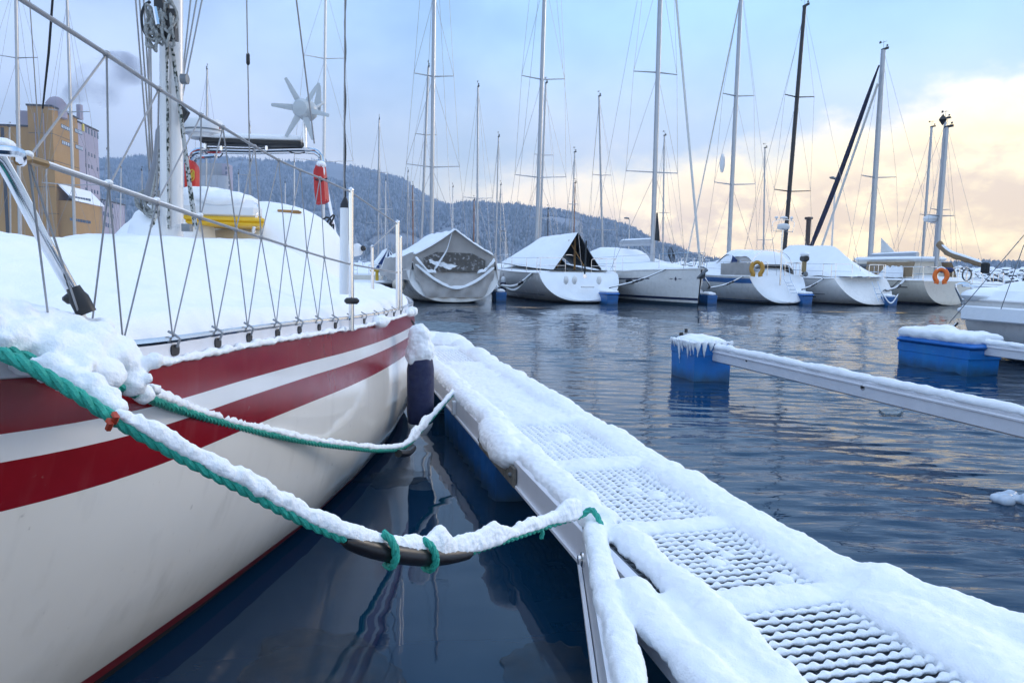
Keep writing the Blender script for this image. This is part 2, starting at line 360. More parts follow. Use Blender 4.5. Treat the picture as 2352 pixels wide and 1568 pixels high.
# ================================================================== THE SETTING
# ------------------------------------------------------------------ water
AX = R_(14)                                     # the berths run 14 degrees left of straight ahead
ES = Vector((-math.sin(AX), math.cos(AX), 0)); EW = Vector((math.cos(AX), math.sin(AX), 0))
FO = Vector((.905, 0, 0))                       # near left corner of our finger pontoon
def fin(s, w_, z=0.): return FO + ES * s + EW * w_ + Vector((0, 0, z))
FW = .70
m = bpy.data.materials.new('sea_water'); m.use_nodes = True; t = m.node_tree; b = t.nodes['Principled BSDF']
b.inputs['Base Color'].default_value = (.003, .024, .055, 1); b.inputs['Roughness'].default_value = .025; b.inputs['IOR'].default_value = 1.333
g = t.nodes.new('ShaderNodeNewGeometry'); mp = t.nodes.new('ShaderNodeMapping'); mp.inputs['Rotation'].default_value = (0, 0, R_(12)); mp.inputs['Scale'].default_value = (.42, 1.35, 1)
t.links.new(g.outputs['Position'], mp.inputs['Vector'])
at = t.nodes.new('ShaderNodeAttribute'); at.attribute_name = 'rip'
hs = []
for sc_, de, am in ((2.4, 2, .30), (8, 2, .36), (20, 2, .13)):
    n = t.nodes.new('ShaderNodeTexNoise'); t.links.new(mp.outputs[0], n.inputs['Vector']); n.inputs['Scale'].default_value = sc_; n.inputs['Detail'].default_value = de
    q = t.nodes.new('ShaderNodeMath'); q.operation = 'MULTIPLY'; t.links.new(n.outputs[0], q.inputs[0]); q.inputs[1].default_value = am; hs.append(q.outputs[0])
a1 = t.nodes.new('ShaderNodeMath'); t.links.new(hs[0], a1.inputs[0]); t.links.new(hs[1], a1.inputs[1])
a2 = t.nodes.new('ShaderNodeMath'); t.links.new(a1.outputs[0], a2.inputs[0]); t.links.new(hs[2], a2.inputs[1])
# patches of wind
pw = t.nodes.new('ShaderNodeTexNoise'); t.links.new(g.outputs['Position'], pw.inputs['Vector']); pw.inputs['Scale'].default_value = .16
pr = t.nodes.new('ShaderNodeMapRange'); t.links.new(pw.outputs[0], pr.inputs[0]); pr.inputs[1].default_value = .3; pr.inputs[2].default_value = .7; pr.inputs[3].default_value = .45; pr.inputs[4].default_value = 1.1
ml = t.nodes.new('ShaderNodeMath'); ml.operation = 'MULTIPLY'; t.links.new(pr.outputs[0], ml.inputs[0]); t.links.new(at.outputs['Fac'], ml.inputs[1])
bp = t.nodes.new('ShaderNodeBump'); bp.inputs['Distance'].default_value = .11; t.links.new(a2.outputs[0], bp.inputs['Height']); t.links.new(ml.outputs[0], bp.inputs['Strength'])
t.links.new(bp.outputs[0], b.inputs['Normal']); WATER = m
# waves: a sum of small wind wavelets, still in the lee between hull and pontoon
gx = np.arange(-3.2, 15.0, .05); gy = .2 + np.cumsum(np.concatenate([[0], np.full(900, 1.) * .026])) ; gy = np.concatenate([gy[gy < 7], 7 + np.cumsum(np.linspace(.028, .11, 254))]); gy = gy * (24.6 / gy[-1]); GX, GY = np.meshgrid(gx, gy)
WV = []
for k in range(46):
    lam = .12 * (.46 / .12) ** rng.random() ; th = R_(-97) + rng.normal(0, .24); WV.append((2 * math.pi / lam, th, .0050 * lam, rng.random() * 6.28))
ZZ = np.zeros_like(GX)
for kk, th, am, ph in WV: ZZ += am * np.sin(kk * (GX * math.cos(th) + GY * math.sin(th)) + ph + .6 * np.sin(GX * .7 + GY * .45 + ph))
wloc = (GX - FO.x) * EW.x + (GY - FO.y) * EW.y          # metres right of the finger's left edge
def nss(x, a, b_): q = np.clip((x - a) / (b_ - a), 0, 1); return q * q * (3 - 2 * q)
sloc = (GX - FO.x) * ES.x + (GY - FO.y) * ES.y
lee = np.maximum(nss(wloc, .55, 2.3), nss(sloc, 8.5, 11.5))
gust = .72 + .30 * np.sin(GX * .55 + 1.3 * np.sin(GY * .31)) * np.cos(GY * .42 + .5 * np.sin(GX * .4)) + .18 * np.sin(GX * 1.7 + GY * 1.1)
lee = .035 + .965 * lee * gust
edge = np.minimum.reduce([nss(GX, -3.2, -2.2), nss(15.0 - GX, .1, 1.2), nss(24.6 - GY, .1, 2.), np.ones_like(GX)])
ZZ = ZZ * lee * edge + (1 - lee) * .006 * np.sin(GX * 2.1 + 1.2 * np.sin(GY * 1.3)) * np.cos(GY * 2.4 + GX)
ny, nx = GX.shape; idx = np.arange(ny * nx).reshape(ny, nx)
qs = np.stack([idx[:-1, :-1], idx[:-1, 1:], idx[1:, 1:], idx[1:, :-1]], -1).reshape(-1, 4)
vv = np.stack([GX, GY, ZZ], -1).reshape(-1, 3).tolist(); ff = qs.tolist(); rip = (lee * .30).reshape(-1).tolist()
x0, x1, y0, y1 = gx[0], gx[-1], gy[0], gy[-1]; B = 3400; BY = 2080
n0 = len(vv)
far = [(-B, -40, 0), (B, -40, 0), (B, BY, 0), (-B, BY, 0), (x0, y0, 0), (x1, y0, 0), (x1, y1, 0), (x0, y1, 0)]
vv += far; ff += [[n0 + a for a in q] for q in ((0, 1, 5, 4), (1, 2, 6, 5), (2, 3, 7, 6), (3, 0, 4, 7))]; rip += [.48] * 8
for q in (4, 5): rip[n0 + q] = .05
rip[n0 + 4] = .03
me = bpy.data.meshes.new('water'); me.from_pydata(vv, [], ff); me.update(); me.materials.append(WATER)
at_ = me.attributes.new('rip', 'FLOAT', 'POINT'); at_.data.foreach_set('value', rip)
me.polygons.foreach_set('use_smooth', [True] * len(me.polygons))
o = bpy.data.objects.new('water', me); COL.objects.link(o); tag(o, kind='structure')

# ------------------------------------------------------------------ hills with frosted forest
HILLA = ([-1500, -600, 0, 230, 400, 470, 540, 650, 750, 820, 900, 935, 955, 985, 1030, 1080, 1150, 1300], [375, 345, 352, 354, 349, 352, 362, 366, 370, 378, 391, 405, 424, 446, 468, 500, 560, 610])
HILLB = ([700, 900, 960, 1000, 1050, 1120, 1180, 1220, 1300, 1400, 1470, 1510, 1550, 1590, 1640, 1720, 2000, 2600, 3600], [600, 552, 515, 482, 463, 455, 460, 470, 484, 503, 522, 545, 566, 588, 600, 606, 611, 622, 640])
HILLS = mat('hill_snow', (.24, .27, .32), .9, var=.12, vscale=.02)
def hill(name, tab, d0, d1, umin, umax):
    us = np.linspace(umin, umax, 150); ks = np.concatenate([np.linspace(0, 1, 26), [1.1, 1.3]]); vs_ = []
    for k in ks:
        for u in us:
            rz = P(u, interp(u, *tab) + 8, d1).z + 14 * fbm(u * .006, 3.1); rz = max(rz, 3)
            kk = min(k, 1); pr_ = kk ** 1.25 if k <= 1 else 1 - (k - 1) * .9
            d = d0 + (d1 - d0) * k; q = ray(u, 600); x = q.x / q.y * d
            vs_.append((x, d, 1.2 + (rz - 1.2) * pr_ + (10 * fbm(x * .006, d * .006, 2) * ss(kk, .05, .5) * (1 - ss(kk, .8, 1)) if kk < 1 else 0)))
    nu = len(us); fs = [(j * nu + i, j * nu + i + 1, (j + 1) * nu + i + 1, (j + 1) * nu + i) for j in range(len(ks) - 1) for i in range(nu - 1)]
    o = MB().add(vs_, fs).build(name, HILLS, kind='structure')
    return np.array(vs_).reshape(len(ks), nu, 3), us
def trees(name, grid, n, pale, kmax, mats_, hrange, label):
    G, us = grid; nk, nu, _ = G.shape; nk = 26
    fk = rng.random(n) ** .8 * (nk - 1.001) * kmax; fu = rng.random(n) * (nu - 1.001); i = fk.astype(int); j = fu.astype(int); a = (fk - i)[:, None]; b = (fu - j)[:, None]
    base = (G[i, j] * (1 - a) + G[i + 1, j] * a) * (1 - b) + (G[i, j + 1] * (1 - a) + G[i + 1, j + 1] * a) * b
    cl = np.array([fbm(p[0] * .011, p[1] * .006, 7.7) for p in base]); keep = cl > (-.40 if not pale else -.50)
    if not pale: keep &= (cl + .35 * (fk / nk) + rng.normal(0, .18, n)) > .12
    base = base[keep]; n = len(base); h = hrange[0] + (hrange[1] - hrange[0]) * rng.random(n) ** 1.3; r = h * (.17 if not pale else .30) * (.8 + .4 * rng.random(n))
    th0 = rng.random(n) * 6.28; S = 5; out = []
    levels = ((.04, 1.0), (.42, .52), (1.0, 0.02)) if not pale else ((.06, .25), (.45, 1.0), (.80, .62), (1.0, .1))
    for hz_, rr in levels:
        for k in range(S):
            th = th0 + k * 6.283 / S; jit = .75 + .5 * rng.random(n)
            out.append(np.stack([base[:, 0] + np.cos(th) * r * rr * jit, base[:, 1] + np.sin(th) * r * rr * jit, base[:, 2] + h * hz_ - .5], -1))
    A = np.stack(out, 1); nl = len(levels); per = nl * S
    fl = [(l * S + k, l * S + (k + 1) % S, (l + 1) * S + (k + 1) % S, (l + 1) * S + k) for l in range(nl - 1) for k in range(S)]
    F_ = (np.array(fl)[None] + (np.arange(n) * per)[:, None, None]).reshape(-1, 4)
    me = bpy.data.meshes.new(name); me.from_pydata(A.reshape(-1, 3).tolist(), [], F_.tolist()); me.update()
    for q in mats_: me.materials.append(q)
    me.polygons.foreach_set('material_index', np.repeat(rng.integers(0, len(mats_), n), len(fl)).tolist())
    o = bpy.data.objects.new(name, me); COL.objects.link(o); tag(o, label, 'forest', kind='stuff')
PINE = [mat('conifer_a', (.12, .155, .18), .9, var=.3, vscale=.2), mat('conifer_b', (.155, .195, .225), .9, var=.3, vscale=.2), mat('conifer_frost', (.23, .27, .32), .9, var=.25, vscale=.2)]
BIRCH = [mat('birch_frost_a', (.23, .27, .325), .9, var=.25, vscale=.2), mat('birch_frost_b', (.29, .33, .39), .9, var=.2, vscale=.2), mat('birch_dim', (.19, .225, .275), .9, var=.3, vscale=.2)]
gA = hill('hills', HILLA, 420, 1500, -1500, 1300)
gB = hill('hills', HILLB, 330, 1050, 700, 3600)
trees('forest', gA, 46000, False, 1.0, PINE, (6, 11), 'dark frosted conifers along the ridge of the left hill')
trees('forest', gA, 52000, True, .985, BIRCH, (5, 8), 'pale frosted leafless trees on the slope of the left hill')
trees('forest', gB, 24000, False, 1.0, PINE, (4.5, 8), 'dark conifers on the lower middle hill behind the masts')
trees('forest', gB, 28000, True, .985, BIRCH, (3.5, 6), 'pale frosted trees on the slope of the middle hill')
# low snowy shore in front of the hills
vs_ = []; us = np.linspace(-1500, 1500, 90)
for k, (d, z) in enumerate(((150, -.5), (152, 1.2), (190, 1.9), (340, 3.0), (430, 6))):
    for u in us:
        q = ray(u, 600); vs_.append((q.x / q.y * d, d + 8 * nz(u * .01, 4), z * (1 + .25 * nz(u * .02, d))))
MB().add(vs_, [(j * 90 + i, j * 90 + i + 1, (j + 1) * 90 + i + 1, (j + 1) * 90 + i) for j in range(4) for i in range(89)]).build('shore', SNOWF, kind='structure')

# ------------------------------------------------------------------ rock breakwater
m = bpy.data.materials.new('snowy_rock'); m.use_nodes = True; t = m.node_tree; b = t.nodes['Principled BSDF']; b.inputs['Roughness'].default_value = .85
g = t.nodes.new('ShaderNodeNewGeometry'); sp = t.nodes.new('ShaderNodeSeparateXYZ'); t.links.new(g.outputs['Normal'], sp.inputs[0])
nn = t.nodes.new('ShaderNodeTexNoise'); nn.inputs['Scale'].default_value = 2.5; t.links.new(g.outputs['Position'], nn.inputs['Vector'])
ad = t.nodes.new('ShaderNodeMath'); ad.operation = 'MULTIPLY_ADD'; t.links.new(nn.outputs[0], ad.inputs[0]); ad.inputs[1].default_value = .7; t.links.new(sp.outputs[2], ad.inputs[2])
mr = t.nodes.new('ShaderNodeMapRange'); t.links.new(ad.outputs[0], mr.inputs[0]); mr.inputs[1].default_value = .62; mr.inputs[2].default_value = .78
mx = t.nodes.new('ShaderNodeMix'); mx.data_type = 'RGBA'; t.links.new(mr.outputs[0], mx.inputs[0]); mx.inputs[6].default_value = (.05, .052, .06, 1); mx.inputs[7].default_value = (.87, .9, .93, 1); t.links.new(mx.outputs[2], b.inputs['Base Color'])
mb = MB()
secs = []
for i in range(60):
    u = 1480 + i * 32; q = ray(u, 600); d = 64 + 6 * math.sin(i * .06); x = q.x / q.y * d
    secs.append([Vector((x, d + yy, zz + .15 * nz(i * .5, yy))) for yy, zz in ((-2.6, -.6), (-1.2, .7), (.2, 1.6), (1.6, 1.5), (4, -.6))])
mb.loft(secs)
for k in range(1500):
    u = 1480 + random.random() * 1880; q = ray(u, 600); f = random.random(); i = (u - 1480) / 32; d = 64 + 6 * math.sin(i * .06) - 2.7 + 3.6 * f
    z = interp(-2.6 + 3.6 * f, [-2.6, -1.2, .2, 1.6], [-.3, .75, 1.65, 1.55]); r = random.uniform(.28, .62)
    M = Matrix.Rotation(random.random() * 6, 3, 'Z') @ Matrix.Rotation(random.uniform(-.6, .6), 3, 'X')
    st = len(mb.v); mb.ell((q.x / q.y * d, d, z), r * random.uniform(1, 1.5), r, r * random.uniform(.55, .9), 6, 4, M)
mb.build('breakwater', m, smooth=False, label='low breakwater of dark rocks capped with snow behind the moored boats', cat='breakwater', kind='stuff')

# ------------------------------------------------------------------ mill and silos on the quay
C0 = P(135, 600, 200); C0.z = 0; E1 = Vector((-.17, .985, 0)); E2 = Vector((-.985, -.17, 0))
def blk(a0, a1, b0, b1, z0, z1): return [C0 + E1 * a + E2 * b_ + Vector((0, 0, z0)) for a, b_ in ((a0, b0), (a1, b0), (a1, b1), (a0, b1))], z1 - z0
def block(name, m_, par, a0, a1, b0, b1, z0, z1, snow=True):
    po, h = blk(a0, a1, b0, b1, z0, z1); o = MB().prism(po, (0, 0, 0), (0, 0, h)).build(name, m_, par, True, False)
    if snow:
        po, h = blk(a0 - .25, a1 + .25, b0 - .25, b1 + .25, z1 + .003, z1 + .45); MB().prism(po, (0, 0, 0), (0, 0, h)).build('roof_edge', BRICKD, o, True, False)
    return o
def fp(u, v, n=Vector((0, 0, 0)), off=0.):
    """photo pixel on the mill's long right face"""
    nrm = -E2; q = ray(u, v); c = Vector((0, 0, CAMH)); base = C0 + nrm * off; return c + q * ((base - c).dot(nrm) / q.dot(nrm))
def fwin(name, m_, par, u0, v0, u1, v1, off=0., th=.12):
    a = fp(u0, v0, off=off); b_ = fp(u1, v1, off=off); a2 = Vector((a.x, a.y, b_.z)); b2 = Vector((b_.x, b_.y, a.z))
    return MB().prism([a2, b_, b2, a], -E2 * .01, -E2 * th).build(name, m_, par, True, False)
mill = thing('mill_building', 'tall ochre and grey mill on the quay behind the left yacht', 'building', (C0.x, C0.y, 0))
tw = block('tower', BRICKY, mill, 0, 16.7, 0, 5.9, 0, 41.8)
lb = block('side_wing', BRICKY, mill, .4, 16, 5.92, 30, 0, 36.4)
ph = block('penthouse', CONC, mill, 4, 14, 5.92, 10.5, 36.86, 41.2, False)
gb = block('grey_wing', CONC, mill, 16.72, 31.9, 0, 9, 0, 40.9)
lg = block('low_wing', CONC, mill, 31.92, 52, -.5, 9, 0, 20.2)
for uu in (16, 75.5): # dark vertical bays of the side wing
    q = P(uu, 600, 197); po, h = blk(.3, .395, (C0 - q).dot(-E2) - .35, (C0 - q).dot(-E2) + .45, 0, 36); MB().prism(po, (0, 0, 0), (0, 0, h)).build('dark_bay', BRICKD, lb, True, False)
for v0, v1 in ((.0, .0), (36.5, 36.5)):
    for ua, ub in ((140.5, 165.5), (171.5, 188)):
        dv = lambda u: v0 + (u - 140) * .31
        wb = MB(); a = fp(ua, 284 + dv(ua)); b_ = fp(ub, 284 + dv(ua)); z1, z0 = fp(ua, 284.5 + dv(ua)).z, fp(ua, 294 + dv(ua)).z
        pa, pb = fp(ua, 300), fp(ub, 300); npn = 6
        fr_ = MB().prism([Vector((pa.x, pa.y, z0)), Vector((pb.x, pb.y, z0)), Vector((pb.x, pb.y, z1)), Vector((pa.x, pa.y, z1))], -E2 * .01, -E2 * .08).build('window_band', WING, tw, True, False)
        for k in range(npn):
            f0, f1 = (k + .12) / npn, (k + .55) / npn; A_, B_ = pa.lerp(pb, f0), pa.lerp(pb, f1)
            MB().prism([Vector((A_.x, A_.y, z0 + .2)), Vector((B_.x, B_.y, z0 + .2)), Vector((B_.x, B_.y, z1 - .2)), Vector((A_.x, A_.y, z1 - .2))], -E2 * .083, -E2 * .16).build('pane', WINL, fr_, True, False)
for k in range(1, 6):      # joints of the cladding
    z = 41.8 * k / 6; po, h = blk(.05, 16.6, -.04, -.004, z, z + .12); MB().prism(po, (0, 0, 0), (0, 0, h)).build('cladding_joint', BRICKD, tw, True, False)
    po, h = blk(-.04, -.004, .05, 5.85, z, z + .12); MB().prism(po, (0, 0, 0), (0, 0, h)).build('cladding_joint', BRICKD, tw, True, False)
for b0 in (2.0, 4.1): po, h = blk(-.16, -.01, b0, b0 + .14, 0, 40); MB().prism(po, (0, 0, 0), (0, 0, h)).build('down_pipe', CONC, tw, True, False)
fwin('sign', SIGNY, tw, 187.2, 284, 191.6, 302, th=.3)
MB().box(fp(183.5, 266, off=-1) + Vector((0, 0, 1)), (1.2, 1.2, 4.2), -.17).build('vent_stack', CONC, tw, True, False)
MB().lathe([(2.6, -1.5), (2.6, 2.2), (1.6, 3.6), (.9, 4.0)], C0 + E1 * 6 + E2 * 1.2 + Vector((0, 0, 41.5)), n=12).build('chimney_cowl', CONC, tw, True)
WIND = [(196 + i * 6.6, 291 + i * 3.4) for i in range(5)]
for r_, (dv, hh) in enumerate(((0, 15), (56, 9), (84, 9), (112, 8), (140, 9), (166, 9), (190, 9), (214, 9), (238, 8))):
    for i, (uu, v_) in enumerate(WIND):
        if r_ and (i + r_) % 4 == 1: continue
        fwin('window', WING, gb, uu, v_ + dv - i * dv * .012, uu + (2.6 if r_ else 3.2), v_ + dv + hh - i * dv * .012)
fwin('window', WING, gb, 196.3, 342, 199.5, 438)
for r_ in range(3):
    for i in range(6): fwin('window', WING, lg, 232 + i * 5, 460 + i * 1.6 + r_ * 24, 234.6 + i * 5, 470 + i * 1.6 + r_ * 24, off=.5)
# loading annex with a snowy lean-to roof
an = block('annex', BRICKY, mill, 1.5, 23, -3.4, -.003, 0, 17.6, False)
po = [C0 + E1 * a + Vector((0, 0, 0)) for a in (1.2, 23.4)]
rf = [po[0] + E2 * .0 - E2 * .3 + Vector((0, 0, 21.6)), po[1] - E2 * .3 + Vector((0, 0, 21.6)), po[1] - E2 * 3.8 + Vector((0, 0, 17.7)), po[0] - E2 * 3.8 + Vector((0, 0, 17.7))]
MB().prism(rf, (0, 0, 0), (0, 0, .5)).build('annex_roof', SNOWF, mill, True, False)
for v0 in (449, 500):
    for k in range(8): fwin('window', WING, an, 160 + k * 6.1, v0 + k * 1.0, 164.8 + k * 6.1, v0 + 7 + k * 1.0, off=3.4)
MB().box(C0 + E1 * 40 - E2 * 5 + Vector((0, 0, 2.5)), (9, 9, 5), -.17).build('shed', CONCL, mill, True, False)
q = C0 + E1 * 40 - E2 * 5 + Vector((0, 0, 5.2)); MB().box(q, (9.6, 9.6, .4), -.17).build('shed_roof', SNOWF, mill, True, False)
sil = thing('grain_silos', 'pale grey concrete silos beyond the radar dome of the left yacht', 'silo', tuple(P(500, 600, 300).xy) + (0,))
ztop = P(500, 372, 300).z
for k in range(5): MB().lathe([(2.6, 0), (2.6, ztop - 5.5)], P(463 + k * 13, 600, 300).xy.to_3d(), n=14).build('silo_drum', CONCL, sil, True)
a = P(457, 600, 303); MB().box(((P(457, 600, 306).x + P(521, 600, 306).x) / 2, 306, ztop / 2), (P(521, 600, 306).x - P(457, 600, 306).x, 5, ztop)).build('head_house', CONCL, sil, True, False)
st_ = MB().box(((P(522, 600, 303).x + P(533, 600, 303).x) / 2, 303, ztop / 2 - .3), (1.9, 6, ztop - .6)).build('stair_tower', CONC, sil, True, False)
for k in range(9):
    for j in range(2): MB().box((P(524.6 + j * 5.4, 600, 300).x, 299.96, ztop - 2.4 - k * 1.9), (.6, .12, 1.1)).build('window', WING, st_, True, False)

# ================================================================== SAILING BOATS
HEAD = math.pi / 2 + AX
class Hull:
    def __init__(s, L_, B_, fs, fb, rake=.5, stem=.5, sternw=.80, tuck=.12):
        s.L, s.B, s.fs, s.fb, s.rake, s.stem, s.sw, s.tuck = L_, B_, fs, fb, rake, stem, sternw, tuck
    def b(s, t): return s.B / 2 * interp(t, [0, .15, .4, .6, .75, .88, .96, 1], [s.sw, s.sw * .55 + .44, 1, .96, .80, .47, .18, .015])
    def sh(s, t): return s.fs + (s.fb - s.fs) * t ** 1.5 - .04 * math.sin(math.pi * t)
    def zb(s, t): return interp(t, [0, .1, .25, .5, .8, .95, 1], [s.tuck, -.06, -.3, -.5, -.42, -.28, -.2])
    def pt(s, t, z, side=1, out=0.):
        zb, zs, b = s.zb(t), s.sh(t), s.b(t); k = min(max((z - zb) / (zs - zb), 0), 1); th = math.acos(1 - k)
        y = b * max(math.sin(th), 0) ** interp(t, [0, .6, 1], [.72, .8, 1.15]) + out
        x = t * s.L + s.rake * k * max(0, 1 - t / .22) ** 2 - s.stem * (1 - k) * ss(t, .82, 1)
        return Vector((x, y * side, z))
    TS = [0, .02, .05, .09, .14, .2, .3, .4, .5, .6, .7, .78, .84, .9, .94, .97, .99, 1]
    def skin(s, z0, z1, m_, name, root, nr, t0=0, t1=1, sides=(1, -1), out=0.):
        mb = MB(); ts = [t for t in s.TS if t0 <= t <= t1]
        for sd in sides:
            secs = []
            for t in ts:
                a = max(z0(t) if callable(z0) else z0, s.zb(t)); c = max(z1(t) if callable(z1) else z1, a + 1e-4)
                sec = [s.pt(t, a + (c - a) * j / nr, sd, out) for j in range(nr + 1)]; secs.append(sec if sd > 0 else sec[::-1])
            mb.loft(secs)
        return mb.build(name, m_, root)
    def transom(s, m_, root, out=.0, name='transom'):
        pts = [s.pt(0, s.zb(0) + (s.sh(0) - s.zb(0)) * (j / 14) ** 1.6, 1) for j in range(15)]
        poly = pts[::-1] + [Vector((p.x, -p.y, p.z)) for p in pts[1:]]
        mb = MB(); n = len(poly); c = Vector((s.rake * .5, 0, (s.zb(0) + s.sh(0)) / 2)); off = Vector((-out, 0, out * .3))
        mb.add([p + off for p in poly] + [c + off + Vector((-.03, 0, 0))], [(k, (k + 1) % n, n) for k in range(n)])
        return mb.build(name, m_, root)
    def deck_snow(s, root, A, t0=0.0, t1=.995, th=.07, m_=None, name='deck_snow', wj=.6, seed=0.):
        """A: table of (t, cabin height) for the snow covered deck and coachroof"""
        At = [a[0] for a in A]; Ah = [a[1] for a in A]; nw = 22; nt_ = 44; vs_ = []; m_ = m_ or SNOWF
        for i in range(nt_ + 1):
            t = t0 + (t1 - t0) * i / nt_; b = s.b(t); zs = s.sh(t); h = interp(t, At, Ah); xs = s.pt(t, zs).x
            for j in range(nw + 1):
                q = -1 + 2 * j / nw; e = 1 - abs(q); edge = math.sqrt(min(e / .10, 1)) if e < .10 else 1
                dome = ss(e, .12, .12 + wj); z = zs - .015 + th * edge + h * dome + .035 * fbm(xs * .9 + seed, q * b * 1.1, seed) * edge
                if i in (0, nt_): z = zs - .015
                vs_.append((xs, q * b * (1.012 if j in (0, nw) else 1.0), z))
        n = nw + 1
        return MB().add(vs_, [(i * n + j, (i + 1) * n + j, (i + 1) * n + j + 1, i * n + j + 1) for i in range(nt_) for j in range(nw)]).build(name, m_, root)
    def basic(s, root, side=GELF, bottom=BLACKP, wl=.07, transom=True):
        s.skin(wl, s.sh, side, 'topsides', root, 9); s.skin(-1, wl, bottom, 'bottom', root, 4)
        mb = MB()
        for sd in (1, -1): mb.tube([s.pt(t, s.sh(t), sd, .008) for t in s.TS], .022, 6)
        mb.build('rub_rail', side, root)
        if transom: s.transom(side, root)
    def stripe(s, root, z0, z1, m_, name='stripe', t0=0, t1=1): s.skin(z0, z1, m_, name, root, 1, t0, t1, out=.006)
    def rails(s, root, t0=.12, t1=.86, n=6, h=.58, stern=True, bow=True, r=.0125):
        tops = {1: [], -1: []}
        for sd in (1, -1):
            for i in range(n):
                t = t0 + (t1 - t0) * i / (n - 1); p = s.pt(t, s.sh(t), sd, -.07); tops[sd].append(p + Vector((0, 0, h)))
                MB().tube([p, p + Vector((0, 0, h + .01))], r, 6).build('stanchion', STEEL, root)
            for hh, nm in ((0, 'lifeline'), (-h * .48, 'lifeline')): MB().tube([p + Vector((0, 0, hh)) for p in tops[sd]], .006, 5).build(nm, WIRE, root)
        if stern:
            for sd in (1, -1):
                a = s.pt(0.015, s.sh(0.015), sd, -.08); bq = s.pt(.07, s.sh(.07), sd, -.08); c = s.pt(t0, s.sh(t0), sd, -.07); i_ = Vector((a.x, a.y * .35, a.z)); u = Vector((0, 0, h))
                mb = MB(); mb.tube(spline([i_, i_ + u * .94, i_ + u + Vector((0, (a.y - i_.y) * .15, 0)), a + u, bq + u, c + u], 18), .014, 6)
                mb.tube([a, a + u], .013, 6); mb.tube([bq, bq + u], .013, 6); mb.tube([i_ + u * .5, a + u * .5, bq + u * .5], .011, 6); mb.build('pushpit', STEEL, root)
        if bow:
            mb = MB(); u = Vector((0, 0, h)); path = [s.pt(t1, s.sh(t1), 1, -.07), s.pt(.95, s.sh(.95), 1, -.02), s.pt(1, s.fb, 1), s.pt(.95, s.sh(.95), -1, -.02), s.pt(t1, s.sh(t1), -1, -.07)]
            mb.tube(spline([p + u for p in path], 20), .014, 6)
            for p in (path[1], path[3]): mb.tube([p, p + u + Vector((.1, 0, 0))], .013, 6)
            mb.build('pulpit', STEEL, root)
def rig(root, h, xm, H_, spr, r=.075, m_=MAST, lean=(0., 0.), z0=None, stays=True, boom=None, furl=None, wr=.0075, top=True, wires=None, backx=.1, sx=1.35, swp=.25):
    """mast with spreaders, shrouds and stays in boat space. lean = offset of the masthead (x aft, y)"""
    zd = h.sh(xm / h.L); base = Vector((xm, 0, z0 or zd)); head = Vector((xm - lean[0], lean[1], H_))
    at_ = lambda z: base.lerp(head, (z - base.z) / (H_ - base.z))
    ms = MB().tube([base, at_(base.z + (H_ - base.z) * .6), head], [r, r, r * .85], 10, sx=1., sy=sx).build('mast', m_, root)
    tips = {1: [], -1: []}
    for k, (z, w_) in enumerate(spr):
        for sd in (1, -1):
            a = at_(z); c = a + Vector((-swp * w_, sd * w_, .04 * w_)); tips[sd].append(c); MB().tube([a, c], [.042, .028], 6, sy=.7).build('spreader', m_, ms)
    if stays:
        for sd in (1, -1):
            cp = h.pt(xm / h.L - .02, zd, sd, -.12); seq = [cp] + tips[sd] + [at_(H_ * .985)]
            MB().tube(seq, wr, 4).build('shroud', WIRE, root)
            mb = MB(); lo = at_(spr[0][0] - .05) if spr else at_(H_ * .5); mb.line(cp + Vector((-.25, 0, 0)), lo, wr, 4)
            for k in range(len(spr) - 1): mb.line(tips[sd][k], at_(spr[k + 1][0] - .05), wr, 4)
            mb.build('lower_shroud', WIRE, root)
        MB().line((h.L - .1, 0, h.fb), at_(H_ * .97), wr if not furl else furl, 8).build('forestay', WIRE if not furl else (furl_mat := FURL), root)
        MB().line((backx + h.rake * .8, 0, h.fs), head, wr, 4).build('backstay', WIRE, root)
    if top:
        mb = MB(); mb.box(head + Vector((-.1, 0, .02)), (.42, .07, .09)); mb.line(head, head + Vector((0, 0, .42)), .008, 4); mb.line(head + Vector((-.2, 0, .34)), head + Vector((.22, 0, .36)), .008, 4)
        mb.box(head + Vector((.22, 0, .39)), (.12, .012, .1)); mb.ell(head + Vector((-.24, 0, .14)), .045, nu=6, nv=4); mb.line(head + Vector((-.1, 0, .05)), head + Vector((-.24, 0, .12)), .01, 4); mb.build('wind_vane', BLACK, ms)
    if boom:
        bl, bz, br = boom; a = at_(bz); MB().tube([a, a + Vector((-bl, 0, .05))], br, 10, sy=1.3).build('boom', m_, root)
        snow_on_path(MB(), [a.lerp(a + Vector((-bl, 0, .05)), k / 10) + Vector((0, 0, br * 1.2)) for k in range(11)], br * .95, .06).build('boom_snow', SNOWF, root)
    return ms, at_
FURL = mat('furled_sail', (.62, .62, .60), .7, var=.1)
FURLB = mat('furled_sail_blue', (.015, .018, .05), .7, var=.2)
def boat(name_label, loc, h, rz=HEAD, cat='sailboat'):
    r = thing('sailboat', name_label, cat, (loc[0], loc[1], 0), rz); return r
